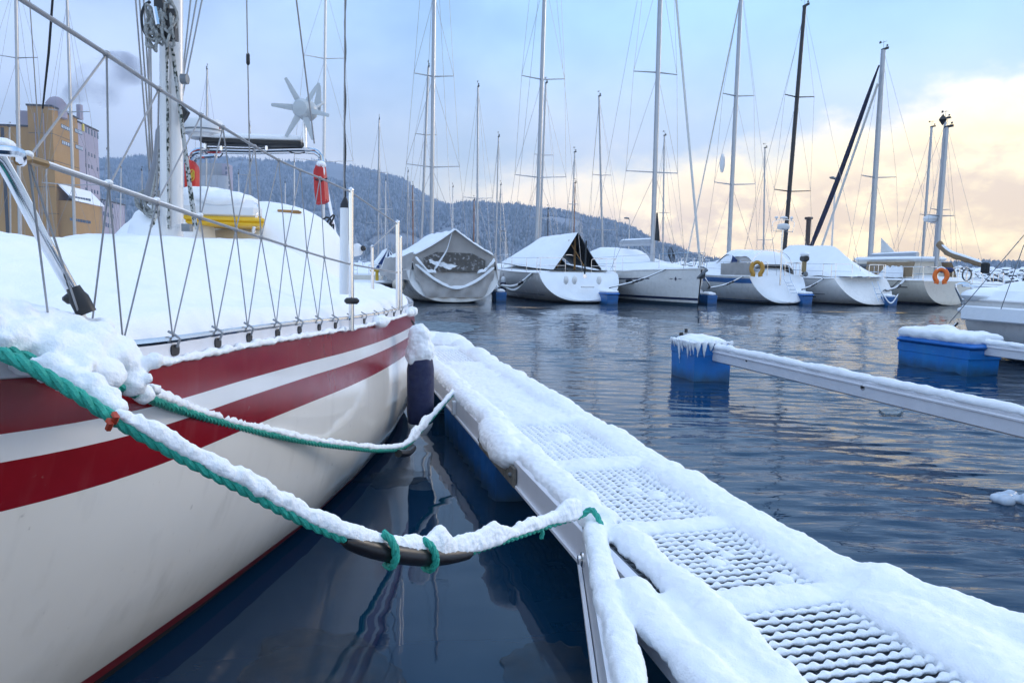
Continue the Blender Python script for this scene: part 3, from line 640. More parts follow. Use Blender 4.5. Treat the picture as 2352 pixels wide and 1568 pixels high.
def horseshoe(p, m_, label, rz, s=.34, lean=.1):
    """U-shaped lifebuoy hanging with its opening down; faces local -y"""
    if rz is None: rz = -math.atan2(p[0], p[1])
    r = thing('horseshoe_lifebuoy', label, 'lifebuoy', tuple(p), rz); pts = []
    for k in range(19):
        th = R_(-52 + 284 * k / 18); pts.append(Vector((math.cos(th) * s * .68, lean * math.sin(th) * s, math.sin(th) * s * .84 + s * .85)))
    pts = [pts[0] + Vector((.02, 0, -.12 * s / .34))] + pts + [pts[-1] + Vector((-.02, 0, -.12 * s / .34))]
    MB().tube(spline(pts, 40), [.085 * s / .34] * 40, 10, sy=1.15).build('buoy_ring', m_, r)
    top = [q + Vector((0, 0, .075 * s / .34)) for q in spline(pts, 40) if q.z > s * 1.25]
    snow_on_path(MB(), top, .07 * s / .34, .045).build('snow_cap', SNOWF, r)
    return r
def fender(p, length, r, m_, label, group=None, lanyard=.25, snow=True, endm=None):
    t_ = thing('fender', label, 'fender', tuple(p), 0, group)
    prof = [(.02, -length), (r * .55, -length + .01), (r * .9, -length + .05), (r, -length + .11), (r, -.14), (r * .9, -.08), (r * .5, -.02), (.03, .03), (.03, .08)]
    MB().lathe(prof, (0, 0, 0), n=18).build('body', m_, t_)
    MB().line((0, 0, .06), (0, 0, .06 + lanyard), .008, 5).build('lanyard', DROPE, t_)
    if endm: MB().lathe([(.02, -length - .035), (r * .5, -length - .03), (r * .86, -length + .02), (r * .92, -length + .045), (r * .5, -length + .05)], (0, 0, 0), n=18).build('end_cap', endm, t_)
    if snow:
        mb = MB().ell((0, 0, .0), r * .85, r * .85, r * 1.5, 10, 8); o = mb.build('snow_cap', SNOWF, t_)
    return t_
def floatbox(p, rz, label, size=(.95, .52, .52), z1=.36, group='blue pontoon floats of the far berths', lid=.0, snow=.09):
    """moulded plastic float with ribs, x = along the berth"""
    t_ = thing('pontoon_float', label, 'float', (p[0], p[1], 0), rz, group); lx, ly, lz = size
    secs = []
    for z, k in ((-.25, .97), (z1 - .13, 1.0), (z1 - .125, 1.03), (z1 - .01, 1.03), (z1, 1.0)):
        prof = []; n = 9
        for sx_, sy_, ax in ((1, -1, 0), (1, 1, 1), (-1, 1, 0), (-1, -1, 1)):
            pass
        pts = []
        nx_ = max(int(lx / .17), 2); ny_ = max(int(ly / .17), 2)
        def rib(i): return .012 if i % 2 else 0.
        for i in range(nx_ + 1): pts.append((-lx / 2 + lx * i / nx_, -ly / 2 - rib(i)))
        for i in range(1, ny_ + 1): pts.append((lx / 2 + rib(i), -ly / 2 + ly * i / ny_))
        for i in range(1, nx_ + 1): pts.append((lx / 2 - lx * i / nx_, ly / 2 + rib(i)))
        for i in range(1, ny_): pts.append((-lx / 2 - rib(i), ly / 2 - ly * i / ny_))
        secs.append([Vector((a * k, b_ * k, z)) for a, b_ in pts])
    MB().loft(secs, True, True).build('body', FLOATB if group != 'blue pontoon floats of the far berths' else FLOATM, t_, angle=25)
    if lid: MB().bbox((-.02, 0, z1 + .035), (lx + lid, ly + lid, .075), b=.03).build('lid', FLOATD, t_); z1 += .07
    if snow:
        mb = MB(); mb.bbox((0, 0, z1 + snow * .42), (lx + lid - .03, ly + lid - .03, snow), b=.04)
        for k in range(5): mb.ell((random.uniform(-.3, .3) * lx, random.uniform(-.25, .25) * ly, z1 + snow * .7), .16, .14, snow * .6, 8, 6)
        o = mb.build('snow_cap', SNOWF, t_); snowify(o, .025, 4, .04, .15, .012, .04)
    return t_
def mooring(pts, label, r=.016, m_=None, snow=True, group=None, damper=None, strands=False, n=26):
    t_ = thing('mooring_line', label, 'rope', tuple(pts[0]), 0, group); q = spline(pts, n)
    MB().tube(q, r, 6).build('rope', m_ or DROPE, t_, True)
    if snow: snow_on_path(MB(), [p + Vector((0, 0, r * .6)) for p in q[1:-1]], r * 1.1, r * 2.0, n=7, seed=q[0].x).build('snow_cap', SNOWF, t_, True)
    if damper:
        a, b_ = damper; seg = [p for i, p in enumerate(q) if a <= i / (n - 1) <= b_]; MB().tube(seg, [r * (1.6 + .7 * (k % 2)) for k in range(len(seg))], 8).build('mooring_damper', RUBBER, t_, True)
    return t_

# ------------------------------------------------------------------ row across the basin
def w2(u, v, z=0.): p = PZ(u, v, z); return p
# --- boat 1: grey canvas tent
L1 = w2(1046, 697); h1 = Hull(11, 3.75, 1.18, 1.5, .32, .5, .90, .05)
b1 = boat('yacht under a grey canvas tent with a clear window, stern towards us', L1, h1)
h1.basic(b1, GELF); h1.deck_snow(b1, [(0, 0), (.3, .3), (.8, .1), (1, 0)])
def quadgrid(a, b_, c, d, nu, nv, bulge=None):
    vs_ = []
    for i in range(nu + 1):
        for j in range(nv + 1):
            s_, t_ = i / nu, j / nv; p = a.lerp(b_, s_).lerp(d.lerp(c, s_), t_)
            vs_.append(p + (bulge(s_, t_) if bulge else Vector((0, 0, 0))))
    n = nv + 1; return vs_, [(i * n + j, (i + 1) * n + j, (i + 1) * n + j + 1, i * n + j + 1) for i in range(nu) for j in range(nv)]
rx0, rx1, rz0, rz1 = .25, 6.6, 2.62, 2.72
for sd in (1, -1):
    ridge0, ridge1 = Vector((rx0, 0, rz0)), Vector((rx1, 0, rz1)); e0, e1 = Vector((rx0 + .05, sd * 1.42, 1.72)), Vector((rx1, sd * 1.6, 1.75))
    bl = lambda s_, t_, sd=sd: Vector((0, sd * .42 * t_ * math.sin(math.pi * min(s_ * 1.6 + .02, 1) ** .8 * .62), -.09 * math.sin(math.pi * t_) - .16 * t_ * ss(s_, 0, .25) - .03 * math.sin(s_ * 9.4) ** 2 + .02 * fbm(s_ * 6, t_ * 4, sd)))
    vs_, fs = quadgrid(ridge0, ridge1, e1, e0, 22, 10, bl); MB().add(vs_, fs).build('tent_roof', CANVG, b1)
    vs_, fs = quadgrid(ridge0, ridge1, e1, e0, 30, 14, lambda s_, t_: bl(s_, t_) + Vector((.03 * (s_ > .02), 0, .015 + (.075 * min(1, 8 * min(t_ + .02, 1.02 - t_, s_ + .02)) * (.55 + .8 * fbm(s_ * 5 + 3, t_ * 3, 9 + sd))))))
    MB().add(vs_, fs).build('roof_snow', SNOWF, b1)
    # side curtain
    vs_, fs = quadgrid(e0 + Vector((0, 0, .005)), e1, Vector((rx1, sd * 1.8, 1.15)), Vector((.2, sd * 1.52, .80)), 22, 8, lambda s_, t_: bl(s_, 1) + Vector((0, sd * (.05 * math.sin(s_ * 30) * t_ + .05 * t_), .09 * (1 - t_) + .05 * math.sin(s_ * 21) * t_)))
    MB().add(vs_, fs).build('side_curtain', CANVG, b1)
# gable curtain hanging over the transom, with folds
vs_ = []; nu_, nv_ = 36, 26
for i in range(nu_ + 1):
    q = -1 + 2 * i / nu_
    ztop = rz0 - .90 * abs(q) ** 1.0 ; wtop = 1.44
    zbot = interp(abs(q), [0, .72, .80, .88, .95, 1], [.22, .23, .30, .62, .80, .85])
    for j in range(nv_ + 1):
        t_ = j / nv_; z = ztop + (zbot - ztop) * t_; k = ss(z, 1.5, .3); y = q * (wtop + .04 - .10 * k)
        x = .27 - .10 * k * (1 - abs(q) ** 4) - .32 * ss(z, 1.3, .4) * .72 + .05 * math.sin(q * 14 + z * 4) * k + .05 * fbm(q * 3, z * 3, 4) * ss(z, 1.7, 1.2) - .05 * math.exp(-((z - (1.05 - .42 * (1 - abs(q) ** 1.6))) / .12) ** 2)
        vs_.append((x, y, z))
n = nv_ + 1; MB().add(vs_, [(i * n + j, i * n + j + 1, (i + 1) * n + j + 1, (i + 1) * n + j) for i in range(nu_) for j in range(nv_)]).build('gable_curtain', CANVG, b1)
MB().prism([Vector((.165, 1.12, 1.15)), Vector((.165, -1.1, 1.13)), Vector((.195, -1.12, 1.55)), Vector((.215, -.62, 1.80)), Vector((.215, .66, 1.82)), Vector((.195, 1.12, 1.6))], (0, 0, 0), (-.012, 0, 0)).build('clear_window', CLEAR, b1)
for sg, (A_, B_, C_) in enumerate((((.12, 1.42, 1.35), (-.0, 0., .52), (.12, -1.42, 1.28)), ((.12, 1.42, 1.60), (.12, 1.0, 1.12), (.13, .7, 1.08)), ((.12, -1.42, 1.55), (.10, -1.1, 1.18), (.1, -.8, 1.08)))):
    pts = spline([A_, Vector(A_).lerp(Vector(B_), .5) + Vector((-.06, 0, -.14 if sg == 0 else 0)), B_, Vector(B_).lerp(Vector(C_), .5) + Vector((-.06, 0, -.14 if sg == 0 else 0)), C_], 30); snow_on_path(MB(), [p + Vector((-.05, 0, 0)) for p in pts], .075, .10, n=8, seed=sg * 5.).build('fold_snow', SNOWF, b1)
pts = spline([(.18, .12, 2.5), (.17, .3, 1.9), (.14, .55, 1.5), (.1, .75, 1.2)], 16); snow_on_path(MB(), [p + Vector((-.04, 0, 0)) for p in pts], [.04 + .10 * k / 15 for k in range(16)], .05, n=8).build('fold_snow', SNOWF, b1)
vs_, fs = quadgrid(Vector((.16, .95, 1.55)), Vector((.16, -.1, 1.35)), Vector((.10, .2, 1.2)), Vector((.12, .9, 1.42)), 14, 6, lambda s_, t_: Vector((-.05 - .04 * fbm(s_ * 5, t_ * 5), 0, .05 * nz(s_ * 7, t_ * 5)))); MB().add(vs_, fs).build('fold_snow', SNOWF, b1)
rig(b1, h1, 6.5, 15.8, [(5.6, 1.15), (9.4, .85), (12.8, .6)], .09, MAST, (.25, -.1))
for sd in (1, -1):
    pts = [Vector((.20, sd * 1.43 * k / 24, rz0 + .0 - .90 * k / 24 - .05 * math.sin(math.pi * k / 24))) for k in range(25)]; snow_on_path(MB(), pts, .10, [.07 + .03 * nz(k * .4, sd) for k in range(25)], n=8, seed=sd * 3.).build('rake_snow', SNOWF, b1)
# --- boat 2: tarpaulin cradle with open end
L2 = w2(1345, 697); L2.y -= .3; h2 = Hull(12, 3.8, 1.12, 1.42, .95, .5, .84, .08)
b2 = boat('grey hulled racing yacht with an open-ended snowy tarpaulin ridge tent', L2, h2)
h2.basic(b2, GELG); h2.stripe(b2, .27, .29, NAVY, t0=.08, t1=.6); h2.deck_snow(b2, [(0, 0), (.08, .05), (.2, .1), (.5, .35), (.8, .15), (1, 0)], th=.10)
# snow plastered on the sloping transom
pts = [h2.pt(0, h2.zb(0) + (h2.sh(0) - h2.zb(0)) * (j / 14) ** 1.6, 1, -.01) for j in range(15)]; vs_ = []
for p in pts:
    for k in range(17):
        q = -1 + 2 * k / 16; vs_.append((p.x - .015 - .05 * (1 - q ** 4) - .02 * fbm(q * 3, p.z * 3), p.y * q, p.z + .04 * (1 - abs(q) ** 6)))
MB().add(vs_, [(j * 17 + k, j * 17 + k + 1, (j + 1) * 17 + k + 1, (j + 1) * 17 + k) for j in range(14) for k in range(16)]).build('transom_snow', SNOWF, b2)
for y_ in (.75, .42, -.55):
    MB().ell((.20, y_, .88), .09, .10, .17, 10, 7).build('transom_vent', GELF, b2)
MB().bbox((.06, -.05, .63), (.1, .52, .05), b=.015).build('boarding_step', GELF, b2)
MB().bbox((.30, -.02, 1.02), (.03, .14, .15), b=.01).build('backstay_plate', STEEL, b2)
tx0, tx1 = 1.15, 6.0
for sd in (1, -1):
    bl = lambda s_, t_, sd=sd: Vector((0, sd * .42 * t_ * math.sin(math.pi * min(s_ * 1.7, 1) * .5) * (1 - s_ * .8), -.05 * math.sin(math.pi * t_)))
    a, b_, c, d = Vector((tx0, 0, 2.66)), Vector((tx1, 0, 2.66)), Vector((tx1 + .9, sd * 1.60, 1.5)), Vector((tx0 - .1, sd * .98, 1.22))
    vs_, fs = quadgrid(a, b_, c, d, 16, 10, bl); MB().add(vs_, fs).build('tarpaulin', CANVD, b2)
    vs_, fs = quadgrid(a, b_, c, d, 26, 14, lambda s_, t_: bl(s_, t_) + Vector((-.02, sd * .012, .02 + .05 * min(1, 6 * min(s_ + .03, t_ + .05, 1.02 - t_)) + .02 * fbm(s_ * 3, t_ * 3, sd)))); MB().add(vs_, fs).build('tarpaulin_snow', SNOWF, b2)
MB().prism([Vector((tx1 - .1, 1.3, 1.3)), Vector((tx1 - .1, -1.3, 1.3)), Vector((tx1 - .1, 0, 2.6))], (0, 0, 0), (.02, 0, 0)).build('dark_tent_end', CANVD, b2)  # near-black sheet: shade inside the open tent put into its colour
MB().box((3.4, 0, 1.245), (5, 2.3, .02)).build('dark_tent_floor', CANVD, b2)  # floor painted dark for the shaded tent interior
for a, b_ in (((1.5, .25, 2.4), (1.35, -.45, 1.25)), ((1.45, .75, 1.3), (1.5, .4, 1.9)), ((1.6, -.05, 1.25), (1.55, -.02, 2.6))): MB().bar(a, b_, .08, .035).build('wooden_prop', WOOD, b2)
MB().tube([(2.2, .6 * math.cos(R_(k * 12)), 1.3 + .55 * math.sin(R_(k * 12))) for k in range(16)], .02, 6).build('wheel_rim', STEEL, b2)
h2.rails(b2, .2, .85, 5)
rig(b2, h2, 7.0, 17.2, [(5.4, 1.2), (9.7, 1.0), (14.0, .65)], .095, MAST, (.5, -.1), backx=-.2)
# stern flagstaff rolled
MB().tube([(.55, -.1, 1.1), (.45, -.1, 2.35)], .035, 6).build('furled_ensign', DROPE, b2)
def text(body, size, org, dx, dz, m_, name, par):
    cu = bpy.data.curves.new('lettering', 'FONT'); cu.body = body; cu.size = size; cu.space_character = 1.25; to = bpy.data.objects.new('lettering', cu); COL.objects.link(to)
    me = bpy.data.meshes.new_from_object(to); bpy.data.objects.remove(to); dx, dz = V(dx).normalized(), V(dz).normalized()
    vs_ = [org + dx * v.co.x + dz * v.co.y for v in me.vertices]; return MB().add(vs_, [tuple(p.vertices) for p in me.polygons]).build(name, m_, par, smooth=False)
c = h2.pt(.42, .36, 1, .012); c2_ = h2.pt(.30, .36, 1, .012); text('40.7', .17, c, c2_ - c, (0, 0, 1), BLACK, 'hull_number', b2)
c = h2.pt(.375, .36, 1, .012); c2_ = h2.pt(.26, .36, 1, .012); text('F I R S T', .10, c, c2_ - c, (0, 0, 1), BLACK, 'hull_lettering', b2)
# --- boat 3: bow towards us
L3 = w2(1604, 704); h3 = Hull(12.6, 3.9, 1.15, 1.36, .6, .22, .84)
o3 = Vector((L3.x, L3.y, 0)) + ES * 12.45
b3 = boat('white cruising yacht with thin navy stripes, bow towards us', o3, h3, HEAD + math.pi)
h3.basic(b3, GELF, TEALP, .12); h3.stripe(b3, .21, .30, NAVY, 'boot_stripe'); h3.stripe(b3, lambda t: h3.sh(t) - .345, lambda t: h3.sh(t) - .30, NAVY, 'cove_stripe', .2, .89)
h3.deck_snow(b3, [(0, .1), (.15, .85), (.3, 1.08), (.44, .95), (.56, .55), (.66, .36), (.8, .13), (.95, .02), (1, 0)], th=.09); h3.rails(b3, .1, .87, 6)
rig(b3, h3, 8.4, 17.6, [(5.25, 1.15), (9.2, .95), (13.2, .6)], .09, MAST, (.1, 0.), boom=(3.4, 2.42, .11), furl=.045)
for sd in (1, -1):
    for q_, m_, r_ in ((.009, STEEL, 1.0), (.016, GLASSD, .8)):
        c = h3.pt(.76, .83, sd, q_); dx = h3.pt(.78, .83, sd, q_) - c; dx.normalize(); dz = (h3.pt(.76, .9, sd, q_) - c).normalized(); nn_ = dx.cross(dz) * (-1 if sd > 0 else 1)
        poly = [c + dx * (.23 * r_ * math.copysign(abs(math.cos(k * .5236)) ** .6, math.cos(k * .5236))) + dz * (.085 * r_ * math.copysign(abs(math.sin(k * .5236)) ** .7, math.sin(k * .5236))) for k in range(12)]
        MB().prism(poly, (0, 0, 0), nn_ * .006).build('port_light' if q_ < .01 else 'port_glass', m_, b3)
    c = h3.pt(.93, h3.sh(.93) - .35, sd, .008); dx = (h3.pt(.95, h3.sh(.93) - .35, sd, .008) - h3.pt(.91, h3.sh(.93) - .35, sd, .008)).normalized(); dz = Vector((0, 0, 1)); nn_ = Vector((0, sd, 0))
    mb = MB()
    for wx, hz_, ox in ((.05, .08, 0), (.11, .012, -.19), (.11, .012, .19)): mb.prism([c + dx * (ox - wx), c + dx * ox - dz * hz_, c + dx * (ox + wx), c + dx * ox + dz * hz_], (0, 0, 0), nn_ * .005)
    mb.build('bow_emblem', NAVY, b3)
anc = MB().tube(spline([(12.35, 0, 1.42), (12.75, 0, 1.40), (12.95, 0, 1.30)], 8), .03, 6); anc.prism([Vector((12.55, .16, 1.02)), Vector((12.55, -.16, 1.02)), Vector((13.05, 0, 1.30)), Vector((12.9, 0, 1.36))], (0, 0, -.02), (0, 0, .03)); anc.build('bow_anchor', GALV, b3)
MB().tube(spline([(12.3, .1, 1.47), (12.55, .12, 1.75), (12.5, -.1, 1.78), (12.3, -.12, 1.47)], 14), .014, 6).build('bow_roller_guard', STEEL, b3)
mb = MB()
for k in range(5): mb.tube([(8.9 + .02 * k, .55 + .1 * math.sin(R_(a * 30)) + .015 * k, 2.0 + .22 * math.cos(R_(a * 30)) - .05 * k) for a in range(13)], .012, 5)
mb.build('coiled_rope', DROPE, b3)
MB().line((8.35, 0, 1.7), (7.2, 0, 2.35), .035, 8).build('boom_strut', MAST, b3)
MB().prism([Vector((8.62, .0, 2.5)), Vector((9.0, 0, 2.45)), Vector((8.7, 0, 3.6))], (0, -.03, 0), (0, .03, 0)).build('dark_sail_bundle', CANVD, b3)
# --- boat 4: blue stripe, yellow buoy
L4 = w2(1796, 699); L4.y -= .5; h4 = Hull(8.8, 3.1, 1.08, 1.32, .78, .6, .78, .06)
b4 = boat('white yacht with a broad blue sheer stripe and a stern mast of instruments', L4, h4)
h4.basic(b4, GELF, TEALP, .09); h4.stripe(b4, lambda t: h4.sh(t) - .26, lambda t: h4.sh(t) - .07, BLUEP, 'sheer_stripe', .0, 1); h4.stripe(b4, .11, .15, BLUEP, 'boot_stripe')
h4.deck_snow(b4, [(0, 0), (.05, .1), (.12, .30), (.3, .45), (.5, .6), (.66, .3), (.8, .1), (1, 0)], th=.09, seed=3)
pts = [h4.pt(0, h4.zb(0) + (h4.sh(0) - h4.zb(0)) * (j / 14) ** 1.6, 1, -.005) for j in range(15)]; vs_ = []
for p in pts:
    for k in range(17): q = -1 + 2 * k / 16; vs_.append((p.x - .02 - .05 * (1 - q ** 4) - .02 * fbm(q * 3, p.z * 3, 5), p.y * q, p.z + .05 * (1 - abs(q) ** 6)))
MB().add(vs_, [(j * 17 + k, j * 17 + k + 1, (j + 1) * 17 + k + 1, (j + 1) * 17 + k) for j in range(14) for k in range(16)]).build('transom_snow', SNOWF, b4)
# spray hood and cockpit canopy
def hood(root, x0, x1, wd, z0, ht, m_, name, front=.55, back=.15, top=SNOWF, snowt=.06):
    secs = []; sn = []
    for i in range(13):
        f = i / 12; x = x0 + (x1 - x0) * f; k = min(ss(f, -back, back * 1.2), 1 - ss(f, 1 - front, 1.18) * .9); sec = []; s2 = []
        for j in range(15):
            th = math.pi * j / 14; y = math.cos(th); y = math.copysign(abs(y) ** .55, y) * wd; z = z0 + max(math.sin(th), 0) ** .6 * ht * k; sec.append(Vector((x, y, z)))
            s2.append(Vector((x, y * 1.01, z + (.01 + snowt * (max(math.sin(th), 0) ** .5) + .02 * fbm(x * 2, y * 2, z0)) if math.sin(th) > .35 else z - .02)))
        secs.append(sec); sn.append(s2)
    MB().loft(secs).build(name, m_, root)
    if top: MB().loft([s[3:12] for s in sn]).build(name + '_snow', top, root)
hood(b4, 1.0, 3.0, .95, 1.1, .98, CANVG, 'cockpit_tent', .2, .3); hood(b4, 2.9, 4.6, .85, 1.3, .85, SNOWF, 'spray_hood', .8, .1)
MB().prism([Vector((2.1, .98, 1.75)), Vector((2.5, .97, 1.95)), Vector((2.6, .97, 1.5)), Vector((2.2, .99, 1.5))], (0, 0, 0), (0, .015, 0)).build('canopy_window', CANVB, b4)
for x_ in (1.15, 2.0): MB().tube([(x_, .98 * math.cos(R_(k * 12)), 1.15 + 1.02 * math.sin(R_(k * 12)) ** .7) for k in range(16)], .016, 6).build('canopy_hoop', STEEL, b4)
vs_, fs = quadgrid(Vector((.55, 1.28, 1.62)), Vector((2.6, 1.46, 1.62)), Vector((2.6, 1.46, 1.14)), Vector((.55, 1.26, 1.14)), 18, 5, lambda s_, t_: Vector((0, .02 * math.sin(s_ * 17), -.02 * math.sin(s_ * 9) * (1 - t_)))); MB().add(vs_, fs).build('weather_cloth', CANVG, b4)
h4.rails(b4, .14, .86, 6)
MB().tube([(.28, .15, .75), (.28, .15, 3.05)], .03, 8).build('instrument_mast', STEEL, b4)
fr_ = MB().tube(spline([(.28, .55, 2.85), (.28, .55, 3.25), (.28, -.3, 3.28), (.28, -.3, 2.85)], 16), .014, 6); fr_.line((.28, .55, 2.86), (.28, -.3, 2.86), .014, 6); fr_.build('instrument_frame', STEEL, b4)
MB().lathe([(.1, 0), (.22, .03), (.24, .12), (.22, .2), (.12, .24)], (.28, .12, 2.92), n=16).build('radar_dome', WHITEP, b4)
for y_, r_ in ((.12, .15), (.45, .07), (-.22, .07)): MB().lathe([(.02, 0), (.02, .08), (r_, .09), (r_, .13), (r_ * .4, .17)], (.28, y_, 3.27), n=12).build('antenna_dome', WHITEP, b4)
ld = MB()
for y_ in (-.12, -.42): ld.tube([(-.06 + .0, y_, .45), (.44, y_, 1.0), (.62, y_, 1.62)], .013, 6)
for k in range(4): f = k / 4; ld.line((-.03 + .5 * f, -.12, .47 + .54 * f), (-.03 + .5 * f, -.42, .47 + .54 * f), .013, 6)
ld.build('boarding_ladder', STEEL, b4)
ob = thing('outboard_motor', 'small dark outboard motor with a snow cap on the blue striped yacht', 'motor', tuple(MW[b4.name] @ Vector((.5, -1.05, 1.35))), HEAD)
MB().bbox((0, 0, .48), (.42, .24, .26), b=.07).build('cowling', BLACK, ob); MB().bbox((0, 0, .18), (.16, .14, .5), b=.03).build('leg', mat('motor_tan', (.30, .22, .10), .5), ob); MB().bbox((.0, 0, -.12), (.2, .1, .12), b=.03).build('gearcase', BLACK, ob); MB().lathe([(.02, -.02), (.11, -.01), (.11, .01), (.02, .02)], (-.12, 0, -.14), (1, 0, 0), 8).build('propeller', GALV, ob)
o = MB().ell((0, 0, .64), .23, .15, .11, 12, 8).build('snow_cap', SNOWF, ob)
horseshoe(P(1738, 632, 28.75), YELB, 'mustard yellow horseshoe lifebuoy hanging on the blue striped yacht', None, .30)
rig(b4, h4, 4.5, 13.6, [(5.1, 1.0), (8.9, .75)], .085, MAST, (.12, 0), z0=1.9, furl=.03)
MB().ell(MW[b4.name].inverted() @ P(1659, 375, 33.3), .12, .12, .42, 8, 7).build('radar_reflector', WHITEP, b4)
# --- boat 5: long snowy tarpaulin
L5 = P(2012, 700, 29.0); h5 = Hull(10.2, 3.3, 1.05, 1.3, .95, .5, .74, .06)
b5 = boat('low white yacht under one long snow covered tarpaulin', L5, h5)
h5.basic(b5, GELF, BLACKP, .07); h5.stripe(b5, .27, .30, NAVY, t0=.2, t1=.55); h5.stripe(b5, .40, .42, NAVY, t0=.12, t1=.5); h5.deck_snow(b5, [(0, 0), (.2, .1), (.6, .3), (.9, .1), (1, 0)], th=.08)
secs = []
for i in range(31):
    f = i / 30; x = .55 + 6.6 * f; rz = interp(f, [0, .06, .28, .34, .8, 1], [1.15, 1.35, 2.28, 2.42, 2.52, 1.9]); wd = interp(f, [0, .1, .35, 1], [.75, 1.15, 1.42, 1.4]); sec = []
    for j in range(21):
        q = -1 + 2 * j / 20; ez = 1.14 + .02 * math.sin(f * 40); k = 1 - abs(q); sec.append(Vector((x, q * wd, ez + (rz - ez) * (k ** .82) + .03 * fbm(f * 5, q * 3, 2) - .03 * math.sin(f * 22) ** 2 * k * (1 - k) * 4)))
    secs.append(sec)
MB().loft(secs).build('tarpaulin_snow', SNOWF, b5)
ld = MB()
for y_ in (-.1, -.36): ld.tube([(-.02, y_, .18), (.25, y_, .62), (.42, y_, .95)], .014, 6)
for k in range(3): ld.line((.05 + .13 * k, -.1, .28 + .2 * k), (.05 + .13 * k, -.36, .28 + .2 * k), .014, 6)
ld.build('boarding_ladder', STEEL, b5)
h5.rails(b5, .14, .86, 5, bow=True)
rig(b5, h5, 6.2, 13.1, [(5.0, .95), (9.2, .75)], .085, MASTB, (.6, -.0), z0=2.3)
# --- boat 6: cream ketch
L6 = P(2182, 700, 30.4); h6 = Hull(10.2, 3.3, 1.0, 1.3, .22, .9, .70, .03)
b6 = boat('cream ketch with tan canvas deckhouse and twin masts', L6, h6)
h6.basic(b6, GELC, NAVY, .10); h6.stripe(b6, lambda t: h6.sh(t) - .30, lambda t: h6.sh(t) - .26, BLACK, 'cove_stripe', .06, 1)
h6.deck_snow(b6, [(0, .05), (.2, .2), (.28, .5), (.55, .5), (.6, .25), (.85, .12), (1, 0)], th=.09, seed=8)
po = lambda z, k, x0, x1: [Vector((x0, 1.0 * k, z)), Vector((x1, .92 * k, z)), Vector((x1, -.92 * k, z)), Vector((x0, -1.0 * k, z))]
MB().loft([po(1.1, 1, 1.4, 5.3), po(1.82, .86, 1.5, 4.75)], True, True).build('deckhouse', GELC, b6, angle=20)
o = MB().bbox((3.0, 0, 1.92), (3.7, 1.75, .2), b=.08).build('roof_snow', SNOWF, b6)
for sd in (1, -1):
    MB().prism([Vector((3.9, sd * .955, 1.24)), Vector((5.0, sd * .93, 1.24)), Vector((4.62, sd * .845, 1.70)), Vector((3.9, sd * .86, 1.70))], (0, 0, 0), (0, sd * .012, 0)).build('window', GLASSD, b6)
    vs_, fs = quadgrid(Vector((1.0, sd * .9, 1.78)), Vector((3.85, sd * .89, 1.8)), Vector((3.85, sd * 1.01, 1.16)), Vector((.9, sd * 1.1, 1.16)), 18, 6, lambda s_, t_: Vector((0, sd * (.02 + .03 * math.sin(s_ * 14 + t_ * 3)), 0))); MB().add(vs_, fs).build('canvas_side', CANVT, b6)
    vs_, fs = quadgrid(Vector((1.6, sd * .95, 1.6)), Vector((2.6, sd * .93, 1.62)), Vector((2.9, sd * 1.16, 1.12)), Vector((1.3, sd * 1.16, 1.12)), 14, 6, lambda s_, t_: Vector((0, sd * (.05 + .03 * fbm(s_ * 6, t_ * 6)), .05 * nz(s_ * 6, t_ * 3)))); MB().add(vs_, fs).build('drift_snow', SNOWF, b6)
h6.rails(b6, .12, .88, 6)
rig(b6, h6, 4.8, 11.4, [(5.7, .95)], .105, MAST, (.15, .1), z0=1.5, boom=(2.9, 2.05, .09))
mz, atm = rig(b6, h6, .85, 7.3, [(3.7, .65)], .075, MAST, (.0, -.05), z0=1.3, stays=False, swp=.05)
for sd in (1, -1): MB().tube([(.7, sd * 1.0, 1.0), atm(3.7) + Vector((-.1, sd * .65, 0)), atm(7.2)], .0075, 4).build('shroud', WIRE, b6)
MB().lathe([(.1, 0), (.30, .05), (.34, .16), (.30, .26), (.12, .31)], atm(3.45) + Vector((.42, 0, 0)), n=16).build('radar_dome', WHITEP, mz); MB().bar(atm(3.4), atm(3.4) + Vector((.45, 0, .02)), .1, .04).build('radar_bracket', STEEL, mz)
mb = MB(); c = atm(7.3) + Vector((.12, .12, .32)); mb.add([c + Vector(q) for q in ((.2, 0, 0), (-.2, 0, 0), (0, .2, 0), (0, -.2, 0), (0, 0, .24), (0, 0, -.24))], [(0, 2, 4), (2, 1, 4), (1, 3, 4), (3, 0, 4), (2, 0, 5), (1, 2, 5), (3, 1, 5), (0, 3, 5)]); mb.build('radar_reflector', BLACK, mz, smooth=False)
pts = spline([atm(2.55) + Vector((-.02, 0, 0)), (.2, 0, 2.12), (-.6, 0, 1.88), (-1.5, 0, 1.62)], 18)
MB().tube(pts, [.16 - .07 * (k / 17) ** .6 + .02 * math.sin(k * 1.9) for k in range(18)], 10, sx=.6, sy=1.).build('sail_cover', CANVT, b6)
snow_on_path(MB(), [p + Vector((0, 0, .10)) for p in pts[1:-1]], .075, .07).build('sail_cover_snow', SNOWF, b6)
MB().bbox((-1.55, .0, 1.55), (.3, .22, .42), b=.05).build('boom_end_bag', CANVD, b6)
MB().bbox((-.2, .5, 1.45), (.5, .35, .22), b=.06).build('folded_cushion', CANVB, b6)
horseshoe(P(2160, 649, 29.6), ORANGE, 'bright orange horseshoe lifebuoy hanging on the cream ketch', None, .31)
mb = MB()
for k in range(3): mb.tube([(-.25 + .02 * k, -.5 - .22 * math.cos(R_(a * 20)), 1.28 + .25 * math.sin(R_(a * 20))) for a in range(19)], .016, 6)
mb.build('stern_hoop', RUSTY, b6)
